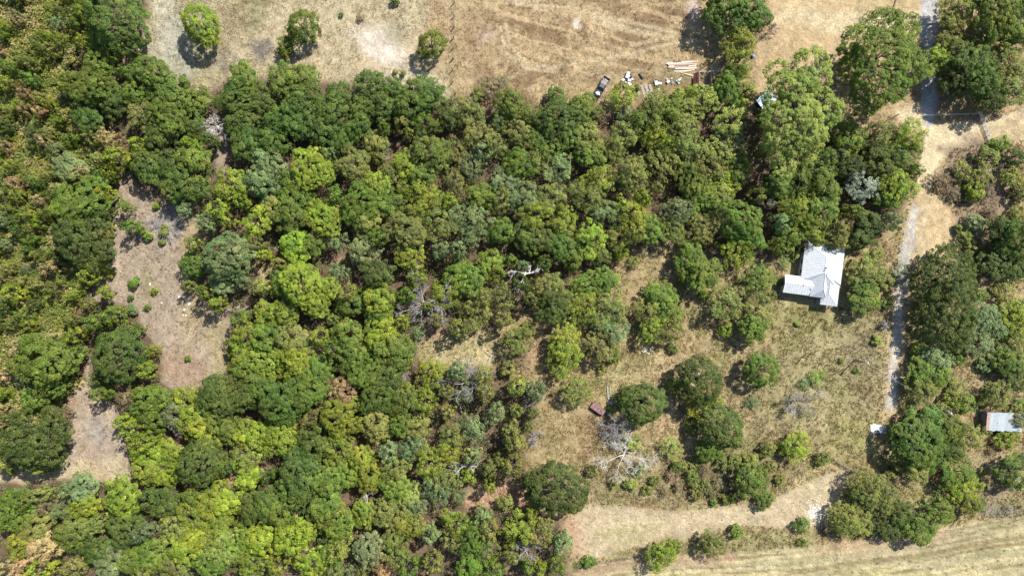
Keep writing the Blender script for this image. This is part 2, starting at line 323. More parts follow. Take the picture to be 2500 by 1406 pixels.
    stroke(GREYB * .9, [(1445, 1377), (1540, 1362), (1600, 1352)], 4, .8)
    # gravel drive, gravel road
    stroke(TAN * 1.15, [(2240, 480), (2224, 570), (2205, 680), (2192, 780), (2182, 900), (2170, 1010)], 34, .75); area(GRAVEL, DRIVE, 7, .9, 18); stroke(TAN * 1.0, [(2226, 560), (2211, 650), (2196, 740), (2189, 830), (2180, 930), (2173, 1000)], 3, .45); area(np.array((.50, .49, .47)), ROAD, 6, .95, 10); area(PALE * .8, LTRACK, 6, .7)
    area(np.array((.42, .33, .19)), [(2300, 640), (2310, 650), (2230, 660), (2212, 650)], 6, .5)
    # grain
    g = (0.70 + 0.60 * n_fine) * (0.80 + 0.40 * n_ff) * (0.93 + .14 * n_big)
    return np.clip(col * g[..., None] * .53, 0.01, .85)

def ground_z(px, py):
    return 0.10 * (fbm(px / 220, py / 220, 5) - .5) + 0.05 * (fbm(px / 14, py / 14, 6, 2) - .5)

def grid_mesh(name, x0, x1, y0, y1, step, poly=None, lift=0.0, far=False):
    xs = np.arange(x0, x1 + .01, step); ys = np.arange(y0, y1 + .01, step)
    if far:
        xs = np.concatenate(([-25000, -9000, -4000, -1600], xs, [x1 + 1600, x1 + 5000, x1 + 12000, x1 + 25000])); ys = np.concatenate(([-25000, -9000, -4000, -1600], ys, [y1 + 1600, y1 + 5000, y1 + 12000, y1 + 25000]))
    X, Y = np.meshgrid(xs, ys); nx, ny = len(xs), len(ys)
    Z = ground_z(X, Y) + lift
    V = np.stack([(X - 1250) * S, (703 - Y) * S, Z], -1).reshape(-1, 3)
    idx = np.arange(nx * ny).reshape(ny, nx)
    F = np.stack([idx[:-1, :-1], idx[1:, :-1], idx[1:, 1:], idx[:-1, 1:]], -1).reshape(-1, 4)
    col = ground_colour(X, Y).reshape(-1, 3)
    if poly is not None:
        cx = (X[:-1, :-1] + X[1:, 1:]) / 2; cy = (Y[:-1, :-1] + Y[1:, 1:]) / 2
        keep = (poly_sd(cx, cy, poly) + 9 * (fbm(cx / 14, cy / 14, 3) - .5) < 0).ravel(); F = F[keep]
        u = np.unique(F); mp = np.full(len(V), -1); mp[u] = np.arange(len(u)); V = V[u]; col = col[u]; F = mp[F]
    return np_mesh(name, V, F, M_GROUND, {'Col': ('POINT', 'FLOAT_COLOR', np.concatenate([col, np.ones((len(col), 1))], 1))}, smooth=True)

def structure(name, me, label):
    return tag(link(name, me), label, name.replace('_', ' ').split()[-1], kind='structure')
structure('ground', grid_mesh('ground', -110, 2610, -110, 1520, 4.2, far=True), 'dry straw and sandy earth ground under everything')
for nm, poly, lab in (('hay_field', FIELD, 'striped pale hay field at the lower right'), ('mown_path', MOWN, 'mown straw path curving above the hay field'),
                      ('gravel_drive', DRIVE, 'narrow pale grey gravel drive right of the house'), ('gravel_road', ROAD, 'grey gravel road at the upper right'),
                      ('sandy_yard', YARD, 'bare sandy yard left of the gravel road'), ('dirt_junction', JUNC, 'pale dirt track junction at the upper right'),
                      ('turning_place', TURN, 'bare dirt turning place beside the gravel drive'), ('dirt_track', LTRACK, 'pale dirt track at the lower left edge')):
    xs = [p[0] for p in poly]; ys = [p[1] for p in poly]
    structure(nm, grid_mesh(nm, max(-110, min(xs) - 10), min(2610, max(xs) + 10), max(-110, min(ys) - 10), min(1520, max(ys) + 10), 4.0, poly, 0.03), lab)

# ------------------------------------------------------------------ foliage builders
def rdir(rng, n, zmin=-1.0):
    z = rng.uniform(zmin, 1, n); t = rng.uniform(0, 2 * np.pi, n); r = np.sqrt(np.maximum(0, 1 - z * z))
    return np.stack([r * np.cos(t), r * np.sin(t), z], -1)
def nrm(a): return a / (np.linalg.norm(a, axis=-1, keepdims=True) + 1e-9)
def leaf_quads(rng, c, n, size):
    """kite-shaped leaf sprays: centre c, normal n, length size"""
    t = nrm(np.cross(n, rng.normal(size=n.shape))); b = np.cross(n, t); s = size[:, None]
    bend = n * s * rng.uniform(-.18, .05, (len(c), 1))
    V = np.stack([c - t * s * .5 + bend, c + b * s * .36, c + t * s * .5 + bend, c - b * s * .36], 1).reshape(-1, 3)
    return V, np.arange(len(c) * 4).reshape(-1, 4)

def clumps_to_leaves(rng, cc, cr, co, per, leaf, up=.8, spread=.62):
    """cc clump centres, cr radii, co outward directions -> leaf centres, normals, sizes, tint"""
    k = np.maximum(6, (per * cr * cr).astype(int)); i = np.repeat(np.arange(len(cc)), k)
    d = rdir(rng, len(i), -.55); d = nrm(d + .35 * co[i]); rad = cr[i] * rng.uniform(.45, 1.06, len(i)) ** .6
    p = cc[i] + d * rad[:, None] * np.array((1, 1, .72))
    n = nrm(.55 * d + .30 * co[i] + np.array((0, 0, up)) + spread * rng.normal(size=d.shape) * .6)
    tint = np.clip(.5 + .16 * rng.normal(size=len(cc))[i] + .13 * rng.normal(size=len(i)), 0, 1)
    return p, n, leaf * rng.uniform(.65, 1.3, len(i)), tint

def lobes_to_clumps(rng, lobes, dens, cr0, cr1, jit=(.86, 1.04), zmin=-.35, keep_in=.74):
    L = np.array(lobes); cc, cr, co = [], [], []
    ctr = L[:, :3].mean(0)
    for li, (x, y, z, r) in enumerate(L):
        n = max(4, int(dens * r * r * 4 * np.pi * (1 - zmin) / 2)); d = rdir(rng, n, zmin)
        p = np.array((x, y, z)) + d * r * rng.uniform(*jit, (n, 1))
        ok = np.ones(n, bool)
        for lj, (x2, y2, z2, r2) in enumerate(L):
            if lj != li: ok &= np.linalg.norm(p - np.array((x2, y2, z2)), axis=1) > keep_in * r2
        p = p[ok]; cc.append(p); cr.append(rng.uniform(cr0, cr1, len(p))); co.append(nrm(.6 * d[ok] + .4 * nrm(p - ctr)))
    return np.concatenate(cc), np.concatenate(cr), np.concatenate(co)

ROUND = {(1357, 1196), (1708, 930), (1568, 982), (1762, 1042), (297, 868), (488, 58), (735, 65), (1055, 110), (285, 48), (555, 628), (1860, 900), (2235, 1078), (495, 1131), (2481, 1151), (739, 692)}
STYLE = {  # dens, clump radii, jitter, leaves per m2 clump, leaf size, keep
    'dense': (1.2, .30, .66, (.76, 1.09), 170, .255, .72), 'loose': (.95, .24, .58, (.62, 1.15), 155, .24, .58),
    'round': (1.35, .30, .62, (.86, 1.05), 165, .255, .80), 'thin': (.75, .22, .50, (.5, 1.15), 120, .23, .45), 'bush': (1.5, .22, .5, (.74, 1.1), 170, .26, .68)}
def crown_lobes(rng, R, style):
    zc = (.9 * R + 1.2) if style != 'bush' else .62 * R + .2
    rz = .8 * R; n = 7 + int(R * 1.2) if style != 'bush' else 6
    if style == 'round':
        lobes = [(0, 0, zc - .05 * R, .80 * R)] + [(.58 * R * math.cos(a), .58 * R * math.sin(a), zc + R * rng.uniform(-.3, .2), R * rng.uniform(.30, .40)) for a in [6.283 * i / 9 + rng.uniform(-.2, .2) for i in range(9)]]
        lobes += [(R * .35 * math.cos(a), R * .35 * math.sin(a), zc + .42 * R, R * rng.uniform(.26, .36)) for a in [6.283 * i / 5 + rng.uniform(-.3, .3) for i in range(5)]]
        return lobes, zc
    lobes = [(rng.uniform(-.15, .15) * R, rng.uniform(-.15, .15) * R, zc + .18 * rz, (.50 if style != 'bush' else .66) * R)]
    a0 = rng.uniform(0, 6.28); bias = rng.uniform(0, 6.28)
    for i in range(n):
        a = a0 + 6.283 * i / n + rng.uniform(-.45, .45); d = R * rng.uniform(.42, .74) * (1 if style != 'bush' else .82) * (1 + .12 * math.cos(a - bias))
        lobes.append((d * math.cos(a), d * math.sin(a), zc + rz * rng.uniform(-.45, .18), R * rng.uniform(.20, .40)))
    for i in range(n // 2 + 1):
        a = rng.uniform(0, 6.28); d = R * rng.uniform(.15, .5)
        lobes.append((d * math.cos(a), d * math.sin(a), zc + rz * rng.uniform(.15, .55), R * rng.uniform(.20, .34)))
    return lobes, zc
def crown_mesh(name, rng, lobes, style, fine=1.0):
    de, c0, c1, jit, per, leaf, keep = STYLE[style]
    cc, cr, co = lobes_to_clumps(rng, lobes, de, c0, c1, jit, -.45, keep)
    p, n, s, t = clumps_to_leaves(rng, cc, cr, co, per * fine, leaf)
    ok = p[:, 2] > .05; p, n, s, t = p[ok], n[ok], s[ok], t[ok]
    V, F = leaf_quads(rng, p, n, s)
    return np_mesh(name, V, F, M_LEAF, {'tint': ('FACE', 'FLOAT', t)})
def trunk_mesh(name, rng, lobes, R, style, m=None):
    b = MB(); r0 = .045 * R + .05; z1 = min(l[2] for l in lobes) * .55
    fork = Vector((rng.uniform(-.08, .08) * R, rng.uniform(-.08, .08) * R, max(.25, z1)))
    b.tube([(0, 0, -.15), (fork.x * .4, fork.y * .4, fork.z * .5), fork], [r0 * 1.35, r0, r0 * .85], 7)
    for (x, y, z, r) in lobes[:14]:
        e = Vector((x, y, z + r * .25)); mid = fork.lerp(e, .5) + Vector((rng.uniform(-.1, .1) * R, rng.uniform(-.1, .1) * R, .08 * R))
        b.tube([fork, mid, e], [r0 * .6, r0 * .38, r0 * .12], 5)
        for k in range(4 if style in ('thin', 'loose') else 2):
            d = Vector(rdir(rng, 1, -.1)[0]) * r * .95
            b.tube([mid.lerp(e, .5 + .12 * k), e.lerp(e + d, .55), e + d], [r0 * .24, r0 * .14, r0 * .05], 4)
    return b.mesh(name, m or M_BARK)

PROTO = {}
def make_protos():
    s = 100
    for style, sizes in (('dense', (6.2, 6.2, 6.2, 4.0, 4.0, 4.0, 4.0)), ('loose', (6.0, 6.0, 4.0, 4.0, 4.0, 4.0)), ('thin', (4.0, 4.0, 2.6, 2.6)), ('round', (6.2, 4.2, 4.2)), ('bush', (2.4, 2.4, 2.4, 2.4, 1.2, 1.2, 1.2))):
        for R in sizes:
            s += 1; rng = np.random.default_rng(s)
            lobes, zc = crown_lobes(rng, R, style)
            PROTO.setdefault(style, []).append((R, zc, crown_mesh('crown', rng, lobes, style), trunk_mesh('trunk', rng, lobes, R, style)))
make_protos()

KIND = {  # leaf albedo (linear), word for the label
    'D': ((0.078, 0.122, 0.027), 'dark green'), 'G': ((0.108, 0.160, 0.031), 'mid green'), 'O': ((0.158, 0.178, 0.049), 'olive'), 'Y': ((.172, .220, .036), 'yellow-green'),
    'L': ((.190, .255, .040), 'bright lime-green'), 'S': ((.150, .198, .082), 'grey-green'), 'T': ((0.320, 0.260, 0.120), 'dry tan'), 'B': ((0.220, 0.235, 0.175), 'silver-blue'),
    'W': ((.205, .262, .066), 'pale green'), 'K': ((0.175, 0.145, 0.072), 'brownish'), 'M': ((.098, .128, .022), 'moss-green'), 'E': ((.066, .094, .023), 'dark olive')}

# x y radius kind, read off the photograph (crown centres, photo pixels)
TREES = """285 48 80 D;488 58 50 Y;735 65 42 M;1055 110 37 M;252 108 42 G;245 152 45 G;368 178 55 G;330 228 40 G;228 222 55 G;275 255 38 D;420 238 52 G;472 245 42 G;410 292 55 G;470 302 38 D;342 292 38 O;
395 345 42 D;218 285 42 D;360 402 48 D;420 402 40 D;472 398 50 G;440 448 50 D;482 462 36 D;172 410 45 S;560 448 50 L;190 505 68 G;198 588 72 E;120 880 78 G;85 1072 80 E;297 868 68 D;85 965 42 G;
555 628 62 S;475 655 36 G;548 690 38 S;595 198 44 G;580 250 54 D;590 300 42 D;695 195 46 G;736 185 38 G;640 242 45 D;681 293 45 D;756 239 45 D;720 262 45 D;811 273 50 D;763 292 45 D;825 237 40 D;903 210 45 D;961 220 35 D;
1026 220 45 D;1055 241 45 D;995 260 45 D;927 260 45 D;886 266 40 D;791 324 50 D;733 307 45 D;661 341 45 D;600 345 45 D;832 341 36 D;876 307 40 D;655 398 42 S;640 440 48 S;757 413 55 L;719 454 45 G;866 410 45 O;1040 302 40 G;1098 290 38 E;1152 275 35 O;1115 262 34 O;
914 348 36 O;989 406 38 Y;954 427 35 O;1053 375 50 G;1030 423 42 G;1166 335 48 O;1210 358 40 O;1118 369 36 O;1152 403 36 S;1115 437 40 O;1234 444 40 S;914 461 50 Y;1013 468 40 Y;1245 259 40 G;
722 482 42 G;664 508 36 O;637 545 45 L;705 528 50 G;791 538 50 Y;719 597 45 L;763 603 36 G;886 491 55 G;893 538 45 O;948 504 45 G;1012 528 40 Y;989 566 55 O;1047 494 45 Y;1074 545 50 O;999 624 40 Y;1149 538 50 S;1149 573 40 S;1217 566 36 G;1173 484 40 G;1227 491 40 O;886 614 42 S;927 665 45 E;
739 692 55 L;698 699 45 G;797 706 40 Y;774 750 38 L;852 747 40 G;920 726 45 Y;927 760 40 G;705 760 40 G;1091 713 45 Y;1149 692 45 G;1111 665 36 G;1200 651 40 Y;1163 767 42 O;1227 733 40 O;654 818 45 G;722 835 50 O;651 767 40 Y;852 818 45 G;934 815 50 Y;954 846 50 G;866 870 45 G;978 880 40 G;722 880 50 Y;647 880 45 Y;774 904 45 G;893 910 50 G;944 921 45 D;1057 910 40 Y;600 830 45 Y;602 905 46 G;587 862 38 Y;
1305 528 45 Y;1373 538 40 L;1274 480 45 S;1342 480 45 O;1431 480 45 O;1540 528 50 Y;1479 525 40 S;1660 518 45 S;1701 504 40 G;1752 480 50 O;1803 535 55 G;1827 579 48 G;1800 607 45 Y;1643 566 40 O;1581 562 40 G;1513 583 38 O;1718 556 40 O;1445 586 45 L;1377 603 45 D;1291 579 45 D;1332 583 40 D;1462 614 40 G;
1694 637 48 G;1718 678 48 G;1772 743 46 O;1834 805 42 G;1854 762 42 O;1854 678 44 G;1612 728 42 G;1581 755 38 O;1639 801 42 O;1588 803 38 Y;1632 767 40 G;1486 760 50 O;1496 805 44 S;1424 750 45 Y;1359 750 50 E;1431 695 40 G;1472 685 36 G;1342 699 44 O;1462 846 45 O;1377 829 45 Y;1383 872 48 Y;1260 829 38 O;
1366 290 55 D;1417 273 45 G;1383 324 45 D;1431 331 45 O;1513 235 40 Y;1295 290 36 G;1267 324 40 O;1308 345 36 G;1581 290 50 G;1632 266 40 G;1595 252 40 O;1677 273 45 O;1667 324 50 O;1718 246 40 W;1779 218 40 G;1779 300 48 W;1786 341 40 S;1520 334 45 O;1598 334 40 Y;1609 392 45 O;1677 369 50 O;1752 375 45 O;1547 423 50 O;1462 440 45 Y;1438 382 45 G;1342 358 40 G;1308 386 40 O;1359 410 40 S;1274 399 45 G;1499 362 36 O;1690 444 50 G;1725 403 50 O;1769 454 45 Y;1803 410 45 G;1806 102 45 Y;1800 152 40 Y;1772 15 58 D;1832 28 50 D;
2280 147 40 Y;2365 147 60 D;2389 205 55 D;2331 191 45 E;2328 85 45 O;2338 27 45 O;2423 34 65 G;2457 85 50 G;2474 27 50 D;2464 160 50 O;2474 211 50 O;2423 239 40 E;2075 328 50 G;2214 330 45 Y;2143 328 45 O;2140 386 50 E;2199 378 42 G;1997 410 50 G;2072 410 40 E;2106 456 44 B;2187 454 45 Y;2160 427 40 G;1945 440 50 G;2014 461 45 G;1894 454 40 G;1945 521 50 Y;2003 511 50 G;1979 555 45 Y;1928 580 40 G;2048 573 40 O;2030 587 27 O;1966 587 22 K;1995 583 24 O;2116 545 40 E;2106 580 42 E;2174 480 42 G;
2116 661 46 O;2106 706 38 G;2109 735 42 G;2283 876 42 S;2246 914 38 G;2290 921 36 G;2474 580 50 D;2440 637 52 D;2481 644 40 D;2440 556 40 E;2485 767 45 Y;2485 818 40 Y;2413 784 44 S;2389 835 42 S;2461 880 40 G;2485 917 40 E;1860 900 45 G;2440 960 40 O;2490 1016 30 O;2253 953 42 O;
2235 1078 66 D;2259 1039 50 D;2263 1110 45 D;2314 1045 45 G;2355 1062 45 O;2321 1097 36 D;2235 1144 45 O;2338 1158 50 G;2355 1192 45 Y;2297 1247 42 G;2365 1233 38 O;2116 1189 55 O;2157 1209 50 O;2072 1267 50 O;2198 1253 40 D;2167 1291 34 E;2246 1291 45 G;2481 1151 48 D;1945 1090 38 L;
1407 955 38 O;1568 982 56 D;1708 930 62 E;1708 991 36 Y;1762 1042 56 D;1735 1097 36 G;1830 1172 45 G;1357 1196 74 E;1615 1353 40 Y;1738 1329 34 O;1267 1291 45 Y;1322 1295 45 O;
688 977 66 D;632 950 50 D;763 946 50 G;838 957 38 T;927 967 50 D;989 977 45 G;1043 977 38 Y;825 1018 55 Y;920 1039 42 O;978 1039 36 G;1019 1045 36 O;688 1073 55 Y;640 1056 40 L;763 1086 48 D;832 1090 45 Y;879 1117 36 Y;733 1148 58 D;791 1165 55 G;722 1199 52 D;784 1223 50 G;838 1158 42 G;900 1161 40 Y;961 1144 42 O;1006 1090 38 S;1047 1127 42 Y;1094 1100 38 Y;1105 1063 38 O;1159 1039 45 S;1088 1165 45 O;1071 1192 42 S;961 1189 40 G;992 1209 36 W;1012 1233 36 S;948 1254 45 O;890 1257 36 Y;654 1226 45 D;688 1254 40 G;825 1274 50 G;1002 1284 40 Y;1115 1274 40 Y;1149 1308 50 G;1105 1318 40 O;1183 1335 40 O;1152 1380 40 G;640 1318 45 L;709 1308 50 Y;763 1373 45 L;808 1353 40 G;900 1339 45 S;961 1318 36 O;941 1382 36 T;
205 1194 40 S;41 1226 46 G;34 1255 50 G;212 1236 40 Y;300 1218 52 Y;195 1278 45 O;307 1295 50 D;239 1336 40 D;171 1305 40 G;263 1370 45 S;96 1332 42 T;44 1329 40 Y;85 1288 40 O;410 1226 45 D;369 1144 45 Y;358 1107 45 Y;375 970 50 G;375 1015 42 G;427 1011 40 S;461 977 42 Y;478 1028 50 Y;498 1063 45 L;495 1131 60 D;410 1103 38 Y;410 1148 40 Y;532 977 58 D;580 960 54 D;546 1039 45 G;614 1063 40 Y;604 1103 45 W;614 1165 38 L;519 1230 50 Y;485 1216 40 G;563 1223 42 L;614 1233 45 D;478 1254 45 Y;522 1278 45 Y;427 1284 42 O;478 1312 48 L;454 1336 45 L;546 1336 55 W;512 1370 50 G;590 1319 45 L;614 1370 45 Y;375 1353 45 G;324 1370 42 G;427 1384 40 O"""
SHRUBS = """700 110 28 M;693 128 20 M;965 3 12 D;833 37 6 D;450 196 14 G;370 252 16 T;270 345 24 T;300 385 32 Y;350 358 24 L;470 365 26 Y;145 370 25 S;215 745 20 O;280 770 32 G;240 790 30 G;325 755 15 S;265 715 18 Y;360 905 30 Y;375 860 20 Y;
308 507 20 G;323 555 24 G;360 576 14 G;328 690 16 G;459 875 9 G;382 503 10 Y;400 570 12 O;395 592 9 O;403 555 8 Y;320 727 8 G;378 710 9 Y;265 668 14 Y;278 553 8 T;360 750 9 G;480 600 26 O;540 742 24 Y;640 705 26 W;425 480 20 O;
811 379 20 S;1180 382 28 S;825 665 30 S;859 713 28 O;917 692 28 E;1023 678 30 G;1183 726 28 O;1115 801 30 O;787 818 28 Y;825 846 32 G;671 757 28 Y;1547 579 32 O;1564 487 28 L;1622 358 28 L;1465 283 30 K;1523 280 30 S;1800 256 30 W;1820 222 28 Y;1800 180 28 Y;1742 34 18 L;1862 48 30 K;1772 803 24 Y;1489 863 32 G;1356 235 30 G;
2044 379 20 S;1874 494 20 B;1904 542 30 S;2167 535 30 S;2205 667 28 B;2160 690 26 O;2331 870 30 G;2246 856 28 Y;2379 477 22 O;2355 580 20 O;2375 603 25 O;2392 648 25 G;2379 542 28 S;2447 713 32 O;2406 893 24 S;2440 352 28 G;2406 386 32 O;2348 420 32 O;2300 440 30 K;2389 437 32 O;2474 386 32 E;2467 433 32 O;2372 467 28 Y;2330 470 24 K;2420 470 26 K;2495 470 30 O;1993 924 26 W;1963 935 18 S;
2355 984 32 G;2321 970 28 Y;2491 994 24 G;2188 1052 30 D;2177 1144 26 O;2385 1226 26 D;2092 1206 26 D;2112 1284 30 O;2450 1075 30 L;2470 1060 24 L;2405 1045 22 O;1874 1097 26 O;2010 1117 25 G;1874 1216 24 G;1860 1223 26 D;1786 1216 14 G;1742 1226 10 G;1646 940 30 O;1748 981 24 Y;1690 1039 24 G;1653 1138 18 G;1445 1148 20 O;1636 1093 34 W;1650 1332 22 O;1797 1297 22 G;1438 1373 17 G;1411 1380 12 S;1958 1282 25 G;1958 1322 12 G;1535 962 26 O;1510 975 20 O;1494 1004 14 O;1550 1085 26 W;1562 1150 24 W;1528 1075 20 W;1540 1180 18 W;
1359 1376 30 G;1318 1380 22 Y;1260 1090 34 O;1247 1342 26 O;1267 946 32 W;1301 950 32 S;1260 1130 32 O;1290 1158 26 K;948 1097 30 S;1193 1284 32 O;1207 1383 32 G;756 1295 30 Y;838 1335 32 O;975 1353 32 O;1005 1376 32 G;1057 1366 32 O;681 1380 28 Y;825 1393 28 O;859 1393 25 S;1234 1226 26 O;1180 1254 28 S;1250 1050 30 O;1210 1000 30 S;1190 960 30 O;1240 900 26 O;1230 780 26 O;1260 880 24 K;1290 800 24 O;1400 640 28 G;1510 620 24 Y;
165 1190 24 S;110 1204 26 O;68 1216 30 G;106 1233 32 K;147 1243 30 S;239 1278 28 O;358 1295 30 S;133 1332 30 T;188 1380 32 O;119 1383 32 Y;68 1380 32 T;17 1400 30 T;365 1209 30 D;334 1045 32 L;304 1022 24 Y;304 977 32 K;375 1069 32 Y;420 1312 30 W;358 1387 32 O;34 1117 32 O;154 950 30 G;240 640 24 Y;225 675 24 Y;1200 215 38 K;1230 200 24 K;1168 225 20 O;
1720 1150 26 K;1690 1170 24 O;1760 1180 26 K;1790 1130 26 O;1660 1185 20 K;1600 1170 18 O;1700 1205 20 O;1770 1215 16 O;1640 1160 20 K;1680 1140 20 O;1740 1200 22 K;1810 1205 18 O;1720 1185 20 O;1620 1200 16 K;1580 1195 14 O;1700 1130 18 O;1815 1140 22 K;1760 1130 20 O;1880 1140 22 O;1905 1170 18 O;1830 1120 24 O;1500 1180 14 O;1950 790 9 W;2020 800 8 W;2140 830 14 O;2165 740 20 O;2140 620 22 O;1880 720 18 O;1915 640 22 W;1720 720 16 O;1660 690 12 O;1545 640 18 O;1500 680 16 W;1645 850 18 O;1470 900 14 O;2090 905 8 G;2055 880 8 G;1840 980 20 S;1905 1090 14 Y;1960 1010 12 S;2400 980 20 O;2330 940 22 O;2420 1100 14 K;2400 1150 12 O;2300 1000 26 O;2450 860 20 O;2360 700 22 G;2400 720 18 O;2420 520 22 K;2340 560 12 O;2485 520 26 O;
1830 900 10 O;1555 215 8 G;1690 230 22 L;1655 232 20 L;1740 222 18 Y;1940 610 26 O;2030 600 28 O;2010 612 16 O;1905 690 14 O;600 155 12 S;965 175 7 O;985 180 8 O;1000 195 6 O;440 30 3 O;455 20 3 O;880 43 12 K;1870 240 20 W;2040 160 12 T"""

def inside(px, py, poly):
    r = False; bx, by = poly[-1]
    for ax, ay in poly:
        if (ay > py) != (by > py) and px < (bx - ax) * (py - ay) / (by - ay) + ax: r = not r
        bx, by = ax, ay
    return r
LANDMARK = {'the white-roofed house': (1995, 670), 'the black pickup': (1467, 212), 'the roofless shed': (1718, 195), 'the straw glade': (1110, 850), 'the white fallen tree': (1283, 675), 'the rusty vehicle hulk': (1460, 1000),
            'the tall pale cottonwood': (1940, 260), 'the huge tree by the yard': (2145, 150), 'the corrugated metal shed': (2445, 1028), 'the big silvery tree': (555, 628), 'the clearing\'s round dark oak': (300, 868),
            'the lone lime tree': (488, 58), 'the bare sand patch': (930, 110), 'the left-edge dirt track': (90, 1162), 'the lower dirt gap': (566, 1178), 'the end of the dirt gap': (1210, 1207),
            'the big tree by the mown path': (1357, 1196), 'the grey skeleton tree': (1040, 750), 'the gravel drive': (2195, 800), 'the concrete slab': (2145, 1048), 'the silver-blue tree': (2106, 456),
            'the lime crown amid dark oaks': (757, 413), 'the brightest lime crown': (739, 692), 'the upper left corner': (0, 0), 'the lower left corner': (0, 1406), 'the left edge': (0, 560), 'the middle of the upper wood': (1530, 420),
            'the clearing\'s large olive oak': (198, 588), 'the thicket\'s grey-green oak': (172, 410), 'the clearing\'s large green oak': (120, 880), 'the track\'s large oak': (90, 1082), 'the top edge\'s large oak': (285, 48), 'the upper left edge': (20, 300), 'the bottom edge': (800, 1406), 'the hay field': (1900, 1380), 'the upper right corner': (2500, 0), 'the dirt turning place': (2280, 560)}
ORD = ['nearest', 'second nearest', 'third nearest', 'fourth nearest', 'fifth nearest', 'sixth nearest', 'seventh nearest', 'eighth nearest', 'ninth nearest', 'tenth nearest', 'eleventh nearest', 'twelfth nearest', 'thirteenth nearest', 'fourteenth nearest', 'fifteenth nearest', 'sixteenth nearest', 'seventeenth nearest', 'eighteenth nearest', 'nineteenth nearest', 'twentieth nearest']
OWN = {(488, 58): 'lone bright lime-green tree on pale ground near the top left', (555, 628): 'big silver-green tree on the right edge of the left clearing', (297, 868): 'round dark oak standing between the two left clearings',
       (285, 48): 'large dark oak at the top edge beside the pale open ground', (1055, 110): 'lone dark olive tree beside the fence posts', (735, 65): 'olive tree with a smaller bush at its left, top grassland',
       (757, 413): 'bright lime-green crown standing out among the dark oaks', (739, 692): 'brightest lime crown below the small pale gap in the wood', (1357, 1196): 'big round green tree at the left end of the mown path',
       (1708, 930): 'round dark olive dome of a tree in the straw meadow', (1568, 982): 'dark green tree right of the rusty vehicle hulk', (1762, 1042): 'round dark green tree below the olive dome tree',
       (2106, 456): 'silver-blue tree among dark crowns above the house', (1860, 900): 'lone green tree in the straw meadow below the house', (1513, 235): 'yellow-green tree just below the white junk pile',
       (85, 1072): 'large dark olive oak above the dirt track at the left edge', (198, 588): 'large dark olive oak left of the left clearing', (1612, 728): 'green crown heading the tree cluster in the middle meadow'}
groups = {}
def parse(txt): return [(float(a), float(b), float(c), k) for a, b, c, k in (t.split() for t in txt.replace('\n', '').split(';') if t.strip())]
trees = parse(TREES); shrubs = parse(SHRUBS)

# scrub thicket filling the wood between the crowns above, on the left, where crowns are small and many
rs = random.Random(7)
placed = [(x, y, r) for x, y, r, k in trees] + [(x, y, r) for x, y, r, k in shrubs]
THICK = [(-30, -20), (240, -20), (205, 60), (215, 110), (170, 180), (190, 260), (250, 330), (290, 400), (275, 430), (265, 520), (262, 610), (238, 660), (205, 725), (200, 800), (212, 860), (185, 940), (160, 990), (150, 1145), (-30, 1150)]
thick = []
for i in range(9000):
    x, y = rs.uniform(-15, 300), rs.uniform(-15, 1150)
    r = rs.uniform(12, 25)
    if not (inside(x, y, THICK)): continue
    if any(math.hypot(x - a, y - b) < .54 * (r + c) for a, b, c in placed): continue
    k = rs.choices('OTYGSKEL', (34, 16, 14, 14, 10, 3, 6, 2) if x < 150 else (28, 7, 16, 24, 9, 4, 11, 1))[0]
    thick.append((x, y, r, k)); placed.append((x, y, r))
    if len(thick) > 292: break
# gaps elsewhere in the wood
gaps = []
for i in range(7000):
    x, y = rs.uniform(200, 2230), rs.uniform(170, 1400); r = rs.uniform(18, 30)
    if not inside(x, y, WOOD) or any(inside(x, y, c) for c in CLEAR) or inside(x, y, THICK): continue
    if any(math.hypot(x - a, y - b) < .74 * (r + c) for a, b, c in placed): continue
    near = sorted(trees, key=lambda t: math.hypot(t[0] - x, t[1] - y))[:4]
    gaps.append((x, y, r, rs.choice([t[3] for t in near] + ['S', 'O']))); placed.append((x, y, r))
    if len(gaps) > 70: break

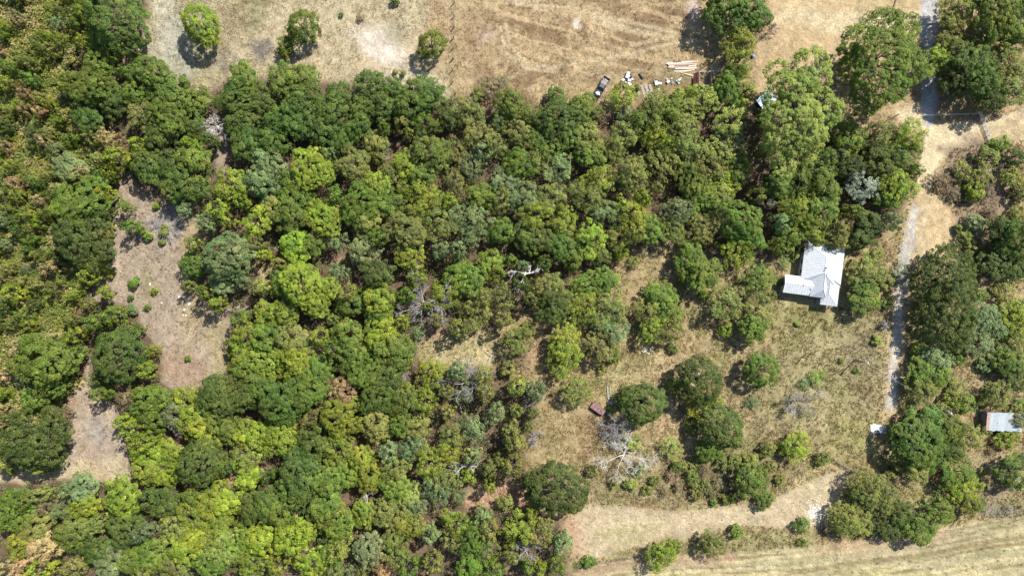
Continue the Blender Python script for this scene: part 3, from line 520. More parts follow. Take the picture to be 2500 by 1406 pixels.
def tree_root(px, py, rpx, k, small, noun_pool):
    x_right = px > 1000
    if small:
        style = 'bush' if k not in 'KB' else 'thin'
        if k in 'WS' and rs.random() < .5: style = 'thin'
    else:
        style = 'dense' if k in 'DGME' or (not x_right and k in 'YLSEOT') else 'loose'
        if k == 'B': style = 'loose'
        if k in 'W' : style = 'loose'
        if x_right and k in 'SO' and px < 1320 and rs.random() < .35: style = 'thin'
        if k in 'YLO' and not x_right and rs.random() < .35: style = 'loose'
        if x_right and k == 'G' and rs.random() < .4: style = 'loose'
    if (int(px), int(py)) in ROUND: style = 'round'
    R = rpx * S
    zc = (.9 * R + 1.2) if not small else (.62 * R + .2 if (rpx < 17 or not inside(px, py, WOOD)) else .9 * R + 2.0)
    if px > 1900 and py > 590: zc *= .68
    elif px > 1330 and py > 590: zc *= .85
    R *= (1 - zc / CAM_H) * (1.0 if small else 1.03)
    cand = sorted(PROTO[style], key=lambda p: abs(math.log(p[0] / R)) + rs.uniform(0, .35))
    R0, zc0, cm, tm = cand[0]
    loc = P(px, py, zc); loc.z = -.02
    noun = noun_pool or ('shrub' if small else 'tree')
    name = {'T': 'dry_oak', 'D': 'oak_tree', 'E': 'oak_tree', 'B': 'silver_tree', 'W': 'willow'}.get(k, 'leafy_tree') if not small else noun.replace(' ', '_')
    e = empty(name, loc, rs.uniform(0, 6.283)); q_ = rs.uniform(.86, 1.16) if not small else rs.uniform(.9, 1.1); e.scale = (R / R0 * q_, R / R0 / q_, zc / zc0 * rs.uniform(.92, 1.08)); e.rotation_euler = (rs.uniform(-.07, .07), rs.uniform(-.07, .07), e.rotation_euler.z)
    link('trunk' if not small else 'stem', tm, e)
    c = link('crown' if not small else 'foliage', cm, e)
    col = KIND[k][0]; j = [rs.uniform(.86, 1.16)] * 3; j = [a * rs.uniform(.93, 1.07) for a in j]
    c.color = (col[0] * j[0], col[1] * j[1], col[2] * j[2], 1)
    own = OWN.get((int(px), int(py)))
    e['category'] = noun
    if own: e['label'] = own
    else:
        lm = min(LANDMARK, key=lambda q: math.hypot(px - LANDMARK[q][0], py - LANDMARK[q][1])); lx, ly = LANDMARK[lm]
        dx, dy = px - lx, py - ly; d = ('left of' if dx < 0 else 'right of') if abs(dx) > abs(dy) else ('above' if dy < 0 else 'below')
        groups.setdefault((KIND[k][1], noun, d, lm), []).append((math.hypot(dx, dy), e))
    return e
for t in trees: tree_root(*t, False, None)
for t in shrubs: tree_root(*t, True, None)
for t in thick: tree_root(*t, True, 'scrub oak')
for t in gaps: tree_root(*t, True, 'sapling')

# a few trees whose crowns have an outline of their own, built limb by limb
def lobed_tree(name, lobes_px, zc, k, label, style='loose', seed=1, base=None):
    rng = np.random.default_rng(seed); cx = base[0] if base else np.mean([l[0] for l in lobes_px]); cy = base[1] if base else np.mean([l[1] for l in lobes_px])
    root = P(cx, cy, 0 if base else zc); root.z = 0; L = []
    for (x, y, r, dz) in lobes_px:
        z = zc + dz; p = P(x, y, z); L.append((p.x - root.x, p.y - root.y, z, r * S * (1 - z / CAM_H)))
    e = empty(name, root)
    link('trunk', trunk_mesh('trunk', rng, L, 7, style), e)
    c = link('crown', crown_mesh('crown', rng, L, style, 1.0), e); c.color = (*KIND[k][0], 1)
    tag(e, label, 'tree'); return e
lobed_tree('cottonwood', [(1979, 160, 42, 2), (2000, 190, 30, 1), (1897, 177, 28, 0), (1905, 205, 28, 1), (1945, 222, 45, 3), (1890, 240, 30, 0), (2014, 273, 40, 1), (2000, 245, 30, 2), (1904, 290, 42, 2), (1962, 293, 48, 4), (1985, 335, 34, 2), (1935, 340, 38, 3), (1970, 370, 26, 0), (1904, 375, 28, 1), (1911, 412, 28, 0), (1905, 435, 20, -1), (1950, 255, 32, 3), (1930, 305, 38, 4), (1895, 335, 30, 2), (1965, 195, 30, 3), (1940, 270, 36, 4), (1960, 325, 34, 4), (1920, 200, 24, 1)],
           11, 'W', 'tall pale green cottonwood with a ragged crown below the sandy yard', 'dense', 11, (1925, 290))
lobed_tree('elm_tree', [(2150, 72, 48, 1), (2201, 75, 42, 0), (2099, 108, 46, 1), (2150, 140, 62, 4), (2208, 164, 46, 1), (2099, 170, 46, 1), (2140, 205, 52, 3), (2112, 250, 36, 0), (2180, 215, 36, 1), (2075, 130, 28, -1), (2185, 115, 45, 3), (2130, 120, 40, 4), (2165, 175, 40, 5), (2120, 150, 36, 4), (2150, 100, 36, 3), (2130, 180, 40, 5), (2175, 145, 40, 5), (2140, 230, 34, 3), (2110, 215, 34, 2)],
           10.5, 'G', 'huge dark green tree standing beside the sandy yard and road', 'dense', 12)
lobed_tree('oak_tree', [(2310, 648, 50, 0), (2350, 660, 30, -1), (2290, 688, 56, 2), (2335, 700, 42, 1), (2258, 690, 28, -1)], 4.4, 'E', 'upper of two dark trees right of the gravel drive', 'dense', 13)
lobed_tree('oak_tree', [(2314, 740, 54, 1), (2268, 760, 40, 0), (2300, 790, 50, 1), (2345, 770, 34, 0), (2331, 822, 30, -1), (2262, 800, 32, -1), (2300, 760, 34, 2)], 4.4, 'E', 'lower of two dark trees right of the gravel drive', 'dense', 14)

for (word, noun, d, lm), lst in groups.items():
    lst.sort(key=lambda q: q[0])
    for i, (_, e) in enumerate(lst):
        e['label'] = f'{word} {noun} {d} {lm}' + ('' if len(lst) == 1 else f', {ORD[min(i, 19)]} to it')
        e['group'] = {'tree': 'trees of the wood and meadows', 'shrub': 'shrubs of the wood and meadows', 'scrub oak': 'scrub oaks of the left thicket', 'sapling': 'saplings between the crowns'}[noun]

# ------------------------------------------------------------------ dead trees
def dead_mesh(name, rng, R, H, nb, depth, r0, m, flat=1.0, lean=(0, 0)):
    b = MB(); top = Vector((lean[0], lean[1], H * .35))
    trunk = MB(); trunk.tube([(0, 0, -.1), top * .5, top], [r0 * 1.3, r0, r0 * .8], 6)
    def grow(p, d, ln, r, lev):
        pts = [p]; dd = Vector(d)
        for i in range(3):
            dd = (dd + Vector(rng.normal(size=3)) * .22).normalized(); dd.z *= flat; pts.append(pts[-1] + dd * ln / 3)
            if pts[-1].z < .1: pts[-1].z = .1
        b.tube(pts, [r, r * .8, r * .6, r * .35], 4 if lev else 5, cap=False)
        if lev >= depth: return
        for i in range(rng.integers(3, 6) + (lev > 0)):
            t = rng.uniform(.3, 1); q = pts[min(2, int(t * 3))].lerp(pts[min(3, int(t * 3) + 1)], t * 3 - min(2, int(t * 3)))
            grow(q, (dd + Vector(rng.normal(size=3)) * .62).normalized(), ln * rng.uniform(.4, .75), max(.028, r * .55), lev + 1)
    for i in range(nb):
        a = 6.283 * i / nb + rng.uniform(-.75, .75); el = rng.uniform(.15, .75)
        grow(top, Vector((math.cos(a) * math.cos(el), math.sin(a) * math.cos(el), math.sin(el) * flat)), R * rng.uniform(.38, .8), r0 * rng.uniform(.45, .7), 0)
    return trunk.mesh('trunk', m), b.mesh(name, m)
def dead(px, py, r, m, label, seed, nb=6, depth=2, r0=.13, H=None, flat=1.0, name='dead_tree', cat='dead tree', lean=(0, 0)):
    rng = np.random.default_rng(seed); R = r * S; H = H or R * 1.5
    e = empty(name, P(px, py, H * .4).xy.to_3d()); tm, bm_ = dead_mesh('branches', rng, R, H, nb, depth, r0, m, flat, lean)
    link('trunk', tm, e); link('branches', bm_, e); tag(e, label, cat, 'dead trees and bare brush')
dead(1283, 668, 56, M_DEADW, 'white fallen dead tree with bare forked limbs in the middle wood', 1, 5, 2, .34, 13, .45)
dead(1035, 742, 66, M_DEADG, 'big grey skeleton tree above the straw glade', 2, 9, 3, .22, 11)
dead(530, 308, 38, M_DEADW, 'pale grey bare tree among the dark oaks', 3, 9, 3, .12, 10)
dead(1150, 930, 62, M_DEADG, 'grey bare-branched tree below the straw glade', 4, 8, 3, .2, 10)
dead(1295, 990, 36, M_DEADG, 'small grey bare tree right of the brush below the glade', 5, 7, 3, .10, 4)
dead(1132, 1140, 44, M_DEADW, 'white bare branches sticking out left of the big round tree', 6, 6, 2, .22, 9)
dead(1525, 1110, 78, M_DEADW, 'bleached collapsed tree with forked limbs below the rusty hulk', 7, 7, 3, .17, 6, .8)
dead(1495, 1052, 46, M_DEADG, 'bushy grey dead shrub beside the rusty hulk', 8, 14, 3, .11, 3.5)
dead(1306, 1068, 24, M_DEADG, 'small grey dead bush in the straw', 9, 9, 3, .05, 1.8, name='dead_bush', cat='dead bush')
dead(1284, 1345, 52, M_DEADG, 'grey bare tree at the bottom edge', 10, 8, 3, .16, 7)
dead(1945, 980, 48, M_DEADG, 'grey leafless tree in the meadow below the house', 11, 8, 3, .11, 5)
dead(1768, 628, 40, M_DEADB, 'purple-brown bare brush left of the house', 12, 10, 3, .09, 4)
dead(578, 762, 36, M_DEAD, 'white fallen branches at the clearing edge', 13, 6, 2, .12, 1.6, .45)
dead(895, 1212, 32, M_DEAD, 'white bare branches over a reddish gap in the wood', 14, 6, 2, .2, 7)
dead(430, 1035, 34, M_DEADG, 'pale grey bare twigs between lime crowns', 15, 9, 3, .07, 8)
dead(2158, 795, 18, M_DEADG, 'small grey dead bush left of the gravel drive', 16, 9, 3, .05, 1.6, name='dead_bush', cat='dead bush')
dead(1185, 1198, 30, M_DEADB, 'brown bare branches reaching over the dirt gap', 17, 5, 2, .13, 5)
dead(1775, 310, 40, M_DEADG, 'pale bare limbs inside a thin crown below the roofless shed', 18, 6, 2, .14, 9.5)
dead(1870, 60, 34, M_DEADB, 'brown twiggy tree beside the sandy yard', 19, 8, 3, .09, 5)
dead(405, 548, 44, M_DEADG, 'low grey dead brush in the left clearing', 20, 12, 3, .05, 1.0, .5, name='dead_bush', cat='dead bush')
dead(1358, 738, 26, M_DEADG, 'grey bare top inside an olive crown', 21, 8, 3, .06, 8)
dead(1200, 868, 30, M_DEAD, 'white fallen limb at the right end of the straw glade', 22, 3, 1, .14, 1.2, .4)
dead(1350, 712, 22, M_DEAD, 'curved white limb right of the white fallen tree', 23, 2, 1, .12, 3, .5)
dead(1275, 880, 34, M_DEADB, 'dark bare branches on reddish ground right of the glade', 24, 5, 2, .12, 3)
dead(985, 915, 26, M_DEADG, 'small grey bare tree left of the glade tree', 25, 8, 2, .08, 5)
dead(715, 1310, 20, M_DEADG, 'small bare grey top among lime crowns at the bottom', 26, 7, 2, .07, 8)
dead(1005, 575, 26, M_DEADG, 'grey bare twigs inside an olive crown', 27, 8, 2, .07, 8.5)
dead(940, 372, 24, M_DEAD, 'pale bare twigs left of the tan-olive crown', 28, 6, 2, .08, 7.5)

# ------------------------------------------------------------------ undergrowth and dry grass (uncountable)
def attr_leaves(name, rng, px, py, zr, per, leaf, cols, spread, m, label, cat, upn=.6):
    n = len(px); z0 = rng.uniform(zr[0], zr[1], n); i = np.repeat(np.arange(n), per)
    p = np.stack([(px[i] - 1250) * S, (703 - py[i]) * S, z0[i]], -1) + rng.normal(size=(len(i), 3)) * np.array((spread, spread, spread * .5))
    p[:, 2] = np.maximum(.06, p[:, 2]); nn = nrm(rng.normal(size=p.shape) * .6 + np.array((.1, .1, upn)))
    V, F = leaf_quads(rng, p, nn, leaf * rng.uniform(.6, 1.4, len(i)))
    ci = cols[i] * rng.uniform(.7, 1.3, (len(i), 1)); c4 = np.repeat(np.concatenate([ci, np.ones((len(ci), 1))], 1), 4, 0)
    o = link(name, np_mesh(name, V, F, m, {'Col': ('POINT', 'FLOAT_COLOR', c4)})); tag(o, label, cat, kind='stuff'); return o
rng = np.random.default_rng(5)
px = rng.uniform(-60, 2260, 21000); py = rng.uniform(-60, 1460, 21000)
k = poly_sd(px, py, WOOD) < -8
for c in CLEAR: k &= poly_sd(px, py, c) > 6
k &= ~((fbm(px / 40, py / 40, 201) > .60) & (px > 300))
px, py = px[k], py[k]; pal = np.array(((.085, .10, .032), (.10, .12, .025), (.06, .085, .025), (.13, .115, .06), (.16, .13, .085), (.10, .12, .06), (.20, .16, .10)))
attr_leaves('undergrowth', rng, px, py, (.2, 2.6), 16, .36, pal[rng.integers(0, len(pal), len(px))], .42, M_UNDER, 'mixed low undergrowth filling the wood between the crowns', 'undergrowth')
px = rng.uniform(-40, 310, 15000); py = rng.uniform(-40, 1160, 15000); k = poly_sd(px, py, THICK) < -4; px, py = px[k], py[k]
pal = np.array(((.17, .185, .052), (.14, .17, .042), (.20, .205, .05), (.30, .25, .11), (.12, .155, .04), (.17, .19, .085)))
sel = np.clip((fbm(px / 42, py / 42, 301) * 9 - 1.5 + rng.normal(size=len(px)) * .25), 0, 5).astype(int)
attr_leaves('scrub_canopy', rng, px, py, (.9, 2.9), 22, .36, pal[sel], .36, M_UNDER, 'low mixed scrub canopy of the left thicket', 'scrub', 1.0)
# brush in the open scrub on the right and in the clearings: low weeds
px = rng.uniform(1200, 2560, 13000); py = rng.uniform(300, 1340, 13000)
k = ((fbm(px / 60, py / 60, 211) > .50) | (np.hypot((px - 1720) / 170, (py - 1165) / 65) < 1)) & (poly_sd(px, py, WOOD) > 0) & (fbm(px / 20, py / 20, 212) > .45)
for q in (DRIVE, ROAD, JUNC, TURN, YARD, MOWN, FIELD): k &= poly_sd(px, py, q) > 10
k &= ~((px > 1900) & (px < 2075) & (py > 580) & (py < 760)) & ~((px > 2395) & (py > 995) & (py < 1060)) & ~((px < 1870) & (py < 290))
px, py = px[k], py[k]; pal = np.array(((.17, .16, .06), (.13, .14, .045), (.20, .15, .085), (.24, .19, .10), (.15, .16, .08)))
attr_leaves('weeds', rng, px, py, (.03, .35), 10, .24, pal[rng.integers(0, len(pal), len(px))] * 1.25, .55, M_UNDER, 'low green and brown weeds scattered over the straw meadow', 'weeds')

px = rng.uniform(150, 570, 2600); py = rng.uniform(410, 1170, 2600); k = ((poly_sd(px, py, CLEAR[0]) < -2) | (poly_sd(px, py, CLEAR[1]) < -2)) & (fbm(px / 26, py / 26, 231) > .52); px, py = px[k], py[k]
pal = np.array(((.15, .16, .06), (.24, .20, .11), (.20, .16, .12), (.17, .18, .08)))
attr_leaves('clearing_weeds', rng, px, py, (.02, .2), 6, .17, pal[rng.integers(0, len(pal), len(px))], .22, M_UNDER, 'sparse low weeds dotted over the left clearing', 'weeds')
rng = np.random.default_rng(6)
px = rng.uniform(-60, 2560, 215000); py = rng.uniform(-60, 1440, 215000)
k = ~(poly_sd(px, py, WOOD) < 4)
for c in (CLEAR[0], CLEAR[1], CLEAR[4], CLEAR[3]): k |= poly_sd(px, py, c) < -3
for q in (DRIVE, ROAD, JUNC, TURN, YARD): k &= poly_sd(px, py, q) > 3
inm = (poly_sd(px, py, MOWN) < 0) | (poly_sd(px, py, FIELD) < 0); k &= ~(inm & (rng.random(len(px)) < .93))
inc = (poly_sd(px, py, CLEAR[0]) < 0) | (poly_sd(px, py, CLEAR[1]) < 0); k &= ~(inc & (rng.random(len(px)) < .72))
k &= fbm(px / 18, py / 18, 221, 3) > .40
k &= ~((px > 1915) & (px < 2070) & (py > 585) & (py < 750))
k &= ~((py < 230) & (px > 1120) & (px < 1720) & (rng.random(len(px)) < .5)) & ~((np.hypot(px - 930, py - 110) < 60))
px, py = px[k], py[k]; n = len(px); col = ground_colour(px, py)
per = 5; i = np.repeat(np.arange(n), per); base = np.stack([(px[i] - 1250) * S, (703 - py[i]) * S, ground_z(px[i], py[i]) - .02], -1) + rng.normal(size=(len(i), 3)) * np.array((.11, .11, 0))
a = rng.uniform(0, 6.283, len(i)); h = (rng.uniform(.14, .50, n) * np.where(py < 300, .55, 1))[i] * rng.uniform(.6, 1.1, len(i)); out = rng.uniform(.12, .40, len(i))
wv = np.stack([-np.sin(a), np.cos(a), np.zeros(len(i))], -1) * rng.uniform(.05, .12, (len(i), 1)); tip = base + np.stack([np.cos(a) * out, np.sin(a) * out, h], -1)
V = np.stack([base - wv, base + wv, tip], 1).reshape(-1, 3); F = np.arange(len(V)).reshape(-1, 3)
ci = col[i] * np.array((1.12, 1.10, 1.0)) * rng.uniform(.62, 1.42, (len(i), 1)); c4 = np.repeat(np.concatenate([ci, np.ones((len(ci), 1))], 1), 3, 0)
tag(link('dry_grass', np_mesh('dry_grass', V, F, M_GRASS, {'Col': ('POINT', 'FLOAT_COLOR', np.clip(c4, 0, .8))})), 'dry straw-coloured grass tufts over the open ground', 'grass', kind='stuff')

# ------------------------------------------------------------------ house
def metal_roof_mat(name, col, rust=None):
    m, N, L, b = new_mat(name)
    tc = N.new('ShaderNodeTexCoord'); no = N.new('ShaderNodeTexNoise'); no.inputs['Scale'].default_value = 1.3; no.inputs['Detail'].default_value = 8; no.inputs['Roughness'].default_value = .65
    L.new(tc.outputs['Object'], no.inputs['Vector']); r = N.new('ShaderNodeValToRGB'); L.new(no.outputs['Fac'], r.inputs['Fac'])
    r.color_ramp.elements[0].color = (*[c * .86 for c in col], 1); r.color_ramp.elements[1].color = (*col, 1); r.color_ramp.elements[0].position = .35; r.color_ramp.elements[1].position = .6
    if rust:
        e = r.color_ramp.elements.new(.68); e.color = (*rust, 1); r.color_ramp.elements[-1].position = .64
    L.new(r.outputs[0], b.inputs['Base Color']); b.inputs['Roughness'].default_value = .5; b.inputs['Metallic'].default_value = 0.1; b.inputs['Specular IOR Level'].default_value = .3
    return m
M_ROOF = metal_roof_mat('white_painted_metal_roof', (.41, .425, .435)); M_TRIM = mat('white_trim', (.48, .49, .50), .5, var=.06)
M_WALL = mat('weathered_white_siding', (.50, .50, .47), .8, var=.15, scale=2); M_GLASS = mat('dark_window_glass', (.03, .04, .05), .08, var=.2, spec=.6)
M_DOOR = mat('faded_door_paint', (.22, .16, .12), .7, var=.15); M_DARK = mat('dark_opening', (.02, .02, .02), .9, var=.1)
house = empty('house', P(2005, 690, 0) * (1 - 3 / CAM_H), math.radians(-7.2)); house.location.z = 0
tag(house, 'white metal-roofed house with hipped wings among trees', 'house')
def roof(name, x0, x1, y0, y1, ze, ridge, zr, ov=0.0, th=.14):
    """hip roof over a rectangle; ridge = ((x,y),(x,y)); gable where the ridge end touches the eave line"""
    (ax, ay), (bx, by) = ridge; al = abs(bx - ax) > abs(by - ay)
    if al: A, B = (ax, ay, zr), (bx, by, zr); V = [(x0, y0, ze), (x1, y0, ze), (x1, y1, ze), (x0, y1, ze), A, B]; F = [(0, 1, 5, 4), (1, 2, 5), (2, 3, 4, 5), (3, 0, 4)]
    else: A, B = (ax, ay, zr), (bx, by, zr); V = [(x0, y0, ze), (x1, y0, ze), (x1, y1, ze), (x0, y1, ze), A, B]; F = [(0, 1, 4), (1, 2, 5, 4), (2, 3, 5), (3, 0, 4, 5)]
    V += [(x, y, z - th) for x, y, z in V[:4]]
    F += [(0, 6, 7, 1), (1, 7, 8, 2), (2, 8, 9, 3), (3, 9, 6, 0), (9, 8, 7, 6)]
    b = MB(); b.add(V, F); o = b.build(name, M_ROOF, house)
    # raised seams running down the slopes, ridge cap and edge flashing
    q = MB(); 
    def seam(p, d, n):
        q.box(((p[0] + d[0]) / 2, (p[1] + d[1]) / 2, (p[2] + d[2]) / 2 + .01), n)
    q.tube([(ax, ay, zr + .01), (bx, by, zr + .01)], .07, 6)
    for c, e in (((x0, y0), A if not al else A), ((x1, y0), A if not al else B), ((x1, y1), B), ((x0, y1), B if not al else A)): q.tube([(c[0], c[1], ze + .01), (e[0], e[1], zr + .01)], .05, 5)
    link('ridge_cap', q.mesh('ridge_cap', M_TRIM), o)
    s = MB(); stp = .62
    def slope_seams(p0, p1, q0, q1):
        p0, p1, q0, q1 = map(Vector, (p0, p1, q0, q1)); n = max(2, int((p1 - p0).length / stp)); nv = (p1 - p0).cross(q0 - p0).normalized()
        if nv.z < 0: nv = -nv
        ed = (p1 - p0).normalized(); up = nv.cross(ed); up = up if up.z > 0 else -up
        for i in range(1, n):
            a = p0.lerp(p1, i / n); t0 = (q0 - p0).dot(ed); t1 = (q1 - p0).dot(ed); ta = (a - p0).dot(ed); Ltot = (p1 - p0).length; hgt = (q0 - p0).dot(up)
            f = 1.0
            if ta < t0: f = ta / max(t0, 1e-6)
            elif ta > t1: f = (Ltot - ta) / max(Ltot - t1, 1e-6)
            if hgt * f > .25: s.tube([a + nv * .005, a + up * hgt * f + nv * .005], .034, 4, cap=False)
    E = [Vector((x0, y0, ze)), Vector((x1, y0, ze)), Vector((x1, y1, ze)), Vector((x0, y1, ze))]; A = Vector(A); B = Vector(B)
    if al: slope_seams(E[0], E[1], A, B); slope_seams(E[3], E[2], A, B); slope_seams(E[0], E[3], A, A); slope_seams(E[1], E[2], B, B)
    else: slope_seams(E[0], E[3], A, B); slope_seams(E[1], E[2], A, B); slope_seams(E[0], E[1], A, A); slope_seams(E[3], E[2], B, B)
    link('standing_seams', s.mesh('standing_seams', M_ROOF), o)
    return o
roof('main_roof', -4.95, 4.68, .05, 9.6, 3.0, ((-.3, 2.3), (-.3, 6.0)), 4.7)
roof('south_roof', -2.35, 1.5, -3.6, 4.2, 3.15, ((.02, -1.6), (.02, 2.6)), 4.65)
roof('wing_roof', -8.75, .2, -3.45, .88, 2.85, ((-8.75, -1.15), (-.3, -1.15)), 3.55)
roof('porch_roof', .47, 4.62, -5.2, 4.0, 2.75, ((1.85, -2.5), (1.85, 2.5)), 3.75)
roof('gable_roof', .2, 2.85, -.15, 3.4, 3.55, ((.55, 1.5), (.62, 2.4)), 4.5)
wl = MB()
for x0, x1, y0, y1, h in ((-4.5, 4.25, .5, 9.15, 2.95), (-2.0, 1.2, -3.2, .6, 3.05), (-8.4, -1.9, -3.1, .5, 2.75)): wl.box(((x0 + x1) / 2, (y0 + y1) / 2, h / 2), (x1 - x0, y1 - y0, h))
wl.build('wall', M_WALL, house)
for px_, py_ in ((.75, -4.9), (2.5, -4.95), (4.3, -4.95), (4.35, -2.4)): MB().box((px_, py_, 1.3), (.12, .12, 2.65)).build('porch_post', M_TRIM, house)
MB().box((2.55, -2.6, .12), (4.0, 4.9, .24)).build('porch_floor', mat('porch_boards', (.25, .21, .17), .8), house)
def window(x, y, z, w_, h_, ax):
    d = (.08, w_, h_) if ax == 'x' else (w_, .08, h_)
    f = MB().box((x, y, z), tuple(v + (.14 if i == 2 or v > .1 else 0) for i, v in enumerate(d))).build('window', M_TRIM, house)
    g = tuple((.11 if v == .08 else v) for v in d); link('pane', MB().box((x, y, z), g).mesh('pane', M_GLASS), f)
for y in (2.2, 4.6, 7.2): window(-4.53, y, 1.6, .9, 1.3, 'x'); window(4.28, y, 1.6, .9, 1.3, 'x')
for x in (-7.4, -5.6, -3.6): window(x, -3.13, 1.5, .9, 1.1, 'y')
window(-.5, -3.23, 1.6, .9, 1.3, 'y'); window(-8.43, -1.3, 1.5, .9, 1.1, 'x')
dr = MB().box((2.4, .48, 1.05), (.95, .07, 2.1)).build('door', M_DOOR, house); link('handle', MB().tube([(2.05, .42, 1.0), (2.05, .34, 1.0)], .03, 6).mesh('handle', M_TRIM), dr)
v = MB(); v.tube([(.05, 3.6, 4.4), (.05, 3.6, 5.1)], .2, 10); v.tube([(.05, 3.6, 5.1), (.05, 3.6, 5.26)], [.27, .1], 10); v.build('chimney_pipe', M_TRIM, house)
for vx, vy, vz in ((-4.3, -1.0, 3.5), (-2.35, -1.75, 3.35), (-.25, 2.95, 4.65)): MB().tube([(vx, vy, vz - .2), (vx, vy, vz + .35)], .11, 8).tube([(vx, vy, vz + .35), (vx, vy, vz + .43)], [.17, .08], 8).build('roof_vent', M_TRIM, house)

# ------------------------------------------------------------------ corrugated shed at the right edge
M_TIN = metal_roof_mat('weathered_tin', (.30, .33, .34), rust=(.16, .17, .16)); M_RUST = mat('rusty_sheet', (.24, .13, .10), .9, var=.35, scale=4, col2=(.38, .26, .22)); M_PLANK = mat('grey_weathered_planks', (.17, .155, .135), .9, var=.3, scale=3)
M_TINW = metal_roof_mat('pale_tin', (.34, .365, .375), rust=(.30, .27, .24))
shed = empty('shed', P(2446, 1029, 2.4).xy.to_3d(), math.radians(-1.5)); tag(shed, 'corrugated tin-roofed shed half hidden under trees at the right edge', 'shed')
for i in range(12):
    x = -3.75 + i * .72; b = MB(); V = []; F = []; ncr = 9
    y1, y0, z1, z0 = 2.2, -2.2, 2.75 + .01 * (i % 2), 2.35 + .01 * (i % 3)
    for j in range(ncr):
        xx = x + .74 * j / (ncr - 1); dz = .028 * (j % 2); V += [(xx, y0 - .08 * ((i * 7) % 3), z0 + dz), (xx, y1, z1 + dz)]
    for j in range(ncr - 1): F.append((2 * j, 2 * j + 2, 2 * j + 3, 2 * j + 1))
    o = b.add(V, F).build('roof_sheet', (M_RUST if i == 0 else M_TINW if i in (1, 4, 5, 9) else M_TIN), shed)
    if i == 0: o['label'] = 'rusty end roof sheet'
for (x, y, sx, sy) in ((-3.6, 0, .08, 4.0), (4.6, 0, .08, 4.0), (.5, -2.0, 8.1, .08), (.5, 2.0, 8.1, .08)): MB().box((x, y, 1.15), (sx, sy, 2.3)).build('wall', M_PLANK, shed)
# shack with the blue sheet roof under the cottonwood
M_BLUE = metal_roof_mat('pale_blue_metal_sheet', (.45, .58, .70), rust=(.62, .66, .70)); M_MAROON = mat('maroon_boards', (.075, .04, .04), .9, var=.3)
sh = empty('shack', P(1870, 245, 2).xy.to_3d(), math.radians(40)); tag(sh, 'small shack with pale blue metal roof half under the cottonwood', 'shack')
MB().box((0, 0, 1.0), (3.4, 2.2, 2.0)).build('wall', M_MAROON, sh)
for i in range(5):
    V = []; F = []
    for j in range(9): V += [(-2.0 + i * .8 + .82 * j / 8, -1.5, 2.05 + .03 * (j % 2) + .012 * i), (-2.0 + i * .8 + .82 * j / 8, 1.5, 2.35 + .03 * (j % 2) + .012 * i)]
    for j in range(8): F.append((2 * j, 2 * j + 2, 2 * j + 3, 2 * j + 1))
    MB().add(V, F).build('roof_sheet', M_BLUE, sh)

# ------------------------------------------------------------------ black pickup
M_PAINT = mat('black_car_paint', (.008, .009, .012), .28, var=.2, spec=.5); M_NAVY = mat('dark_blue_roof_paint', (.020, .032, .075), .38, var=.25, spec=.5)
M_RUB = mat('tyre_rubber', (.02, .02, .02), .9, var=.2); M_STEEL = mat('dull_steel', (.32, .32, .32), .45, .6, var=.15); M_BEDF = mat('scuffed_bed_floor', (.20, .18, .165), .8, var=.35, scale=6); M_WHITE = mat('dirty_white_plastic', (.32, .33, .335), .6, var=.12, scale=5)
M_LAMP = mat('lamp_glass', (.55, .5, .42), .2, var=.1); M_TAIL = mat('red_tail_lamp', (.3, .02, .02), .3, var=.1)
tk = empty('pickup_truck', P(1468.5, 214, .7).xy.to_3d(), math.atan2(.506, -.862)); tag(tk, 'black pickup truck with navy cab parked on dry grass', 'pickup truck')
W2 = .88
def sec(y, zb, zt, w1, w2, ins=.06): return [(-w1, y, zb), (w1, y, zb), (w1, y, zt - .1), (w2, y, zt), (-w2, y, zt), (-w1, y, zt - .1)]
MB().loft([sec(.75, .42, 1.0, W2, .80), sec(1.2, .42, 1.02, W2, .80), sec(2.1, .42, .98, W2 - .02, .76), sec(2.55, .45, .90, .80, .70)]).build('front_body', M_PAINT, tk, smooth=False)
MB().loft([sec(-.75, .42, 1.0, W2, .84), sec(.76, .42, 1.0, W2, .84)]).build('cab_body', M_PAINT, tk)
MB().loft([[(-.80, -.72, 1.0), (.80, -.72, 1.0), (.64, -.52, 1.58), (-.64, -.52, 1.58)], [(-.80, .95, 1.0), (.80, .95, 1.0), (.64, .35, 1.58), (-.64, .35, 1.58)]]).build('cab', M_PAINT, tk)
MB().loft([[(-.64, -.56, 1.575), (.64, -.56, 1.575), (.56, -.5, 1.65), (-.56, -.5, 1.65)], [(-.64, .36, 1.575), (.64, .36, 1.575), (.56, .26, 1.65), (-.56, .26, 1.65)]]).build('cab_roof', M_NAVY, tk)
MB().add([(-.70, .93, 1.05), (.70, .93, 1.05), (.60, .42, 1.54), (-.60, .42, 1.54)], [(0, 1, 2, 3)]).build('windscreen', M_GLASS, tk, loc=(0, .02, .02))
MB().add([(-.66, -.70, 1.1), (-.56, -.56, 1.5), (.56, -.56, 1.5), (.66, -.70, 1.1)], [(0, 1, 2, 3)]).build('rear_window', M_GLASS, tk, loc=(0, -.03, 0))
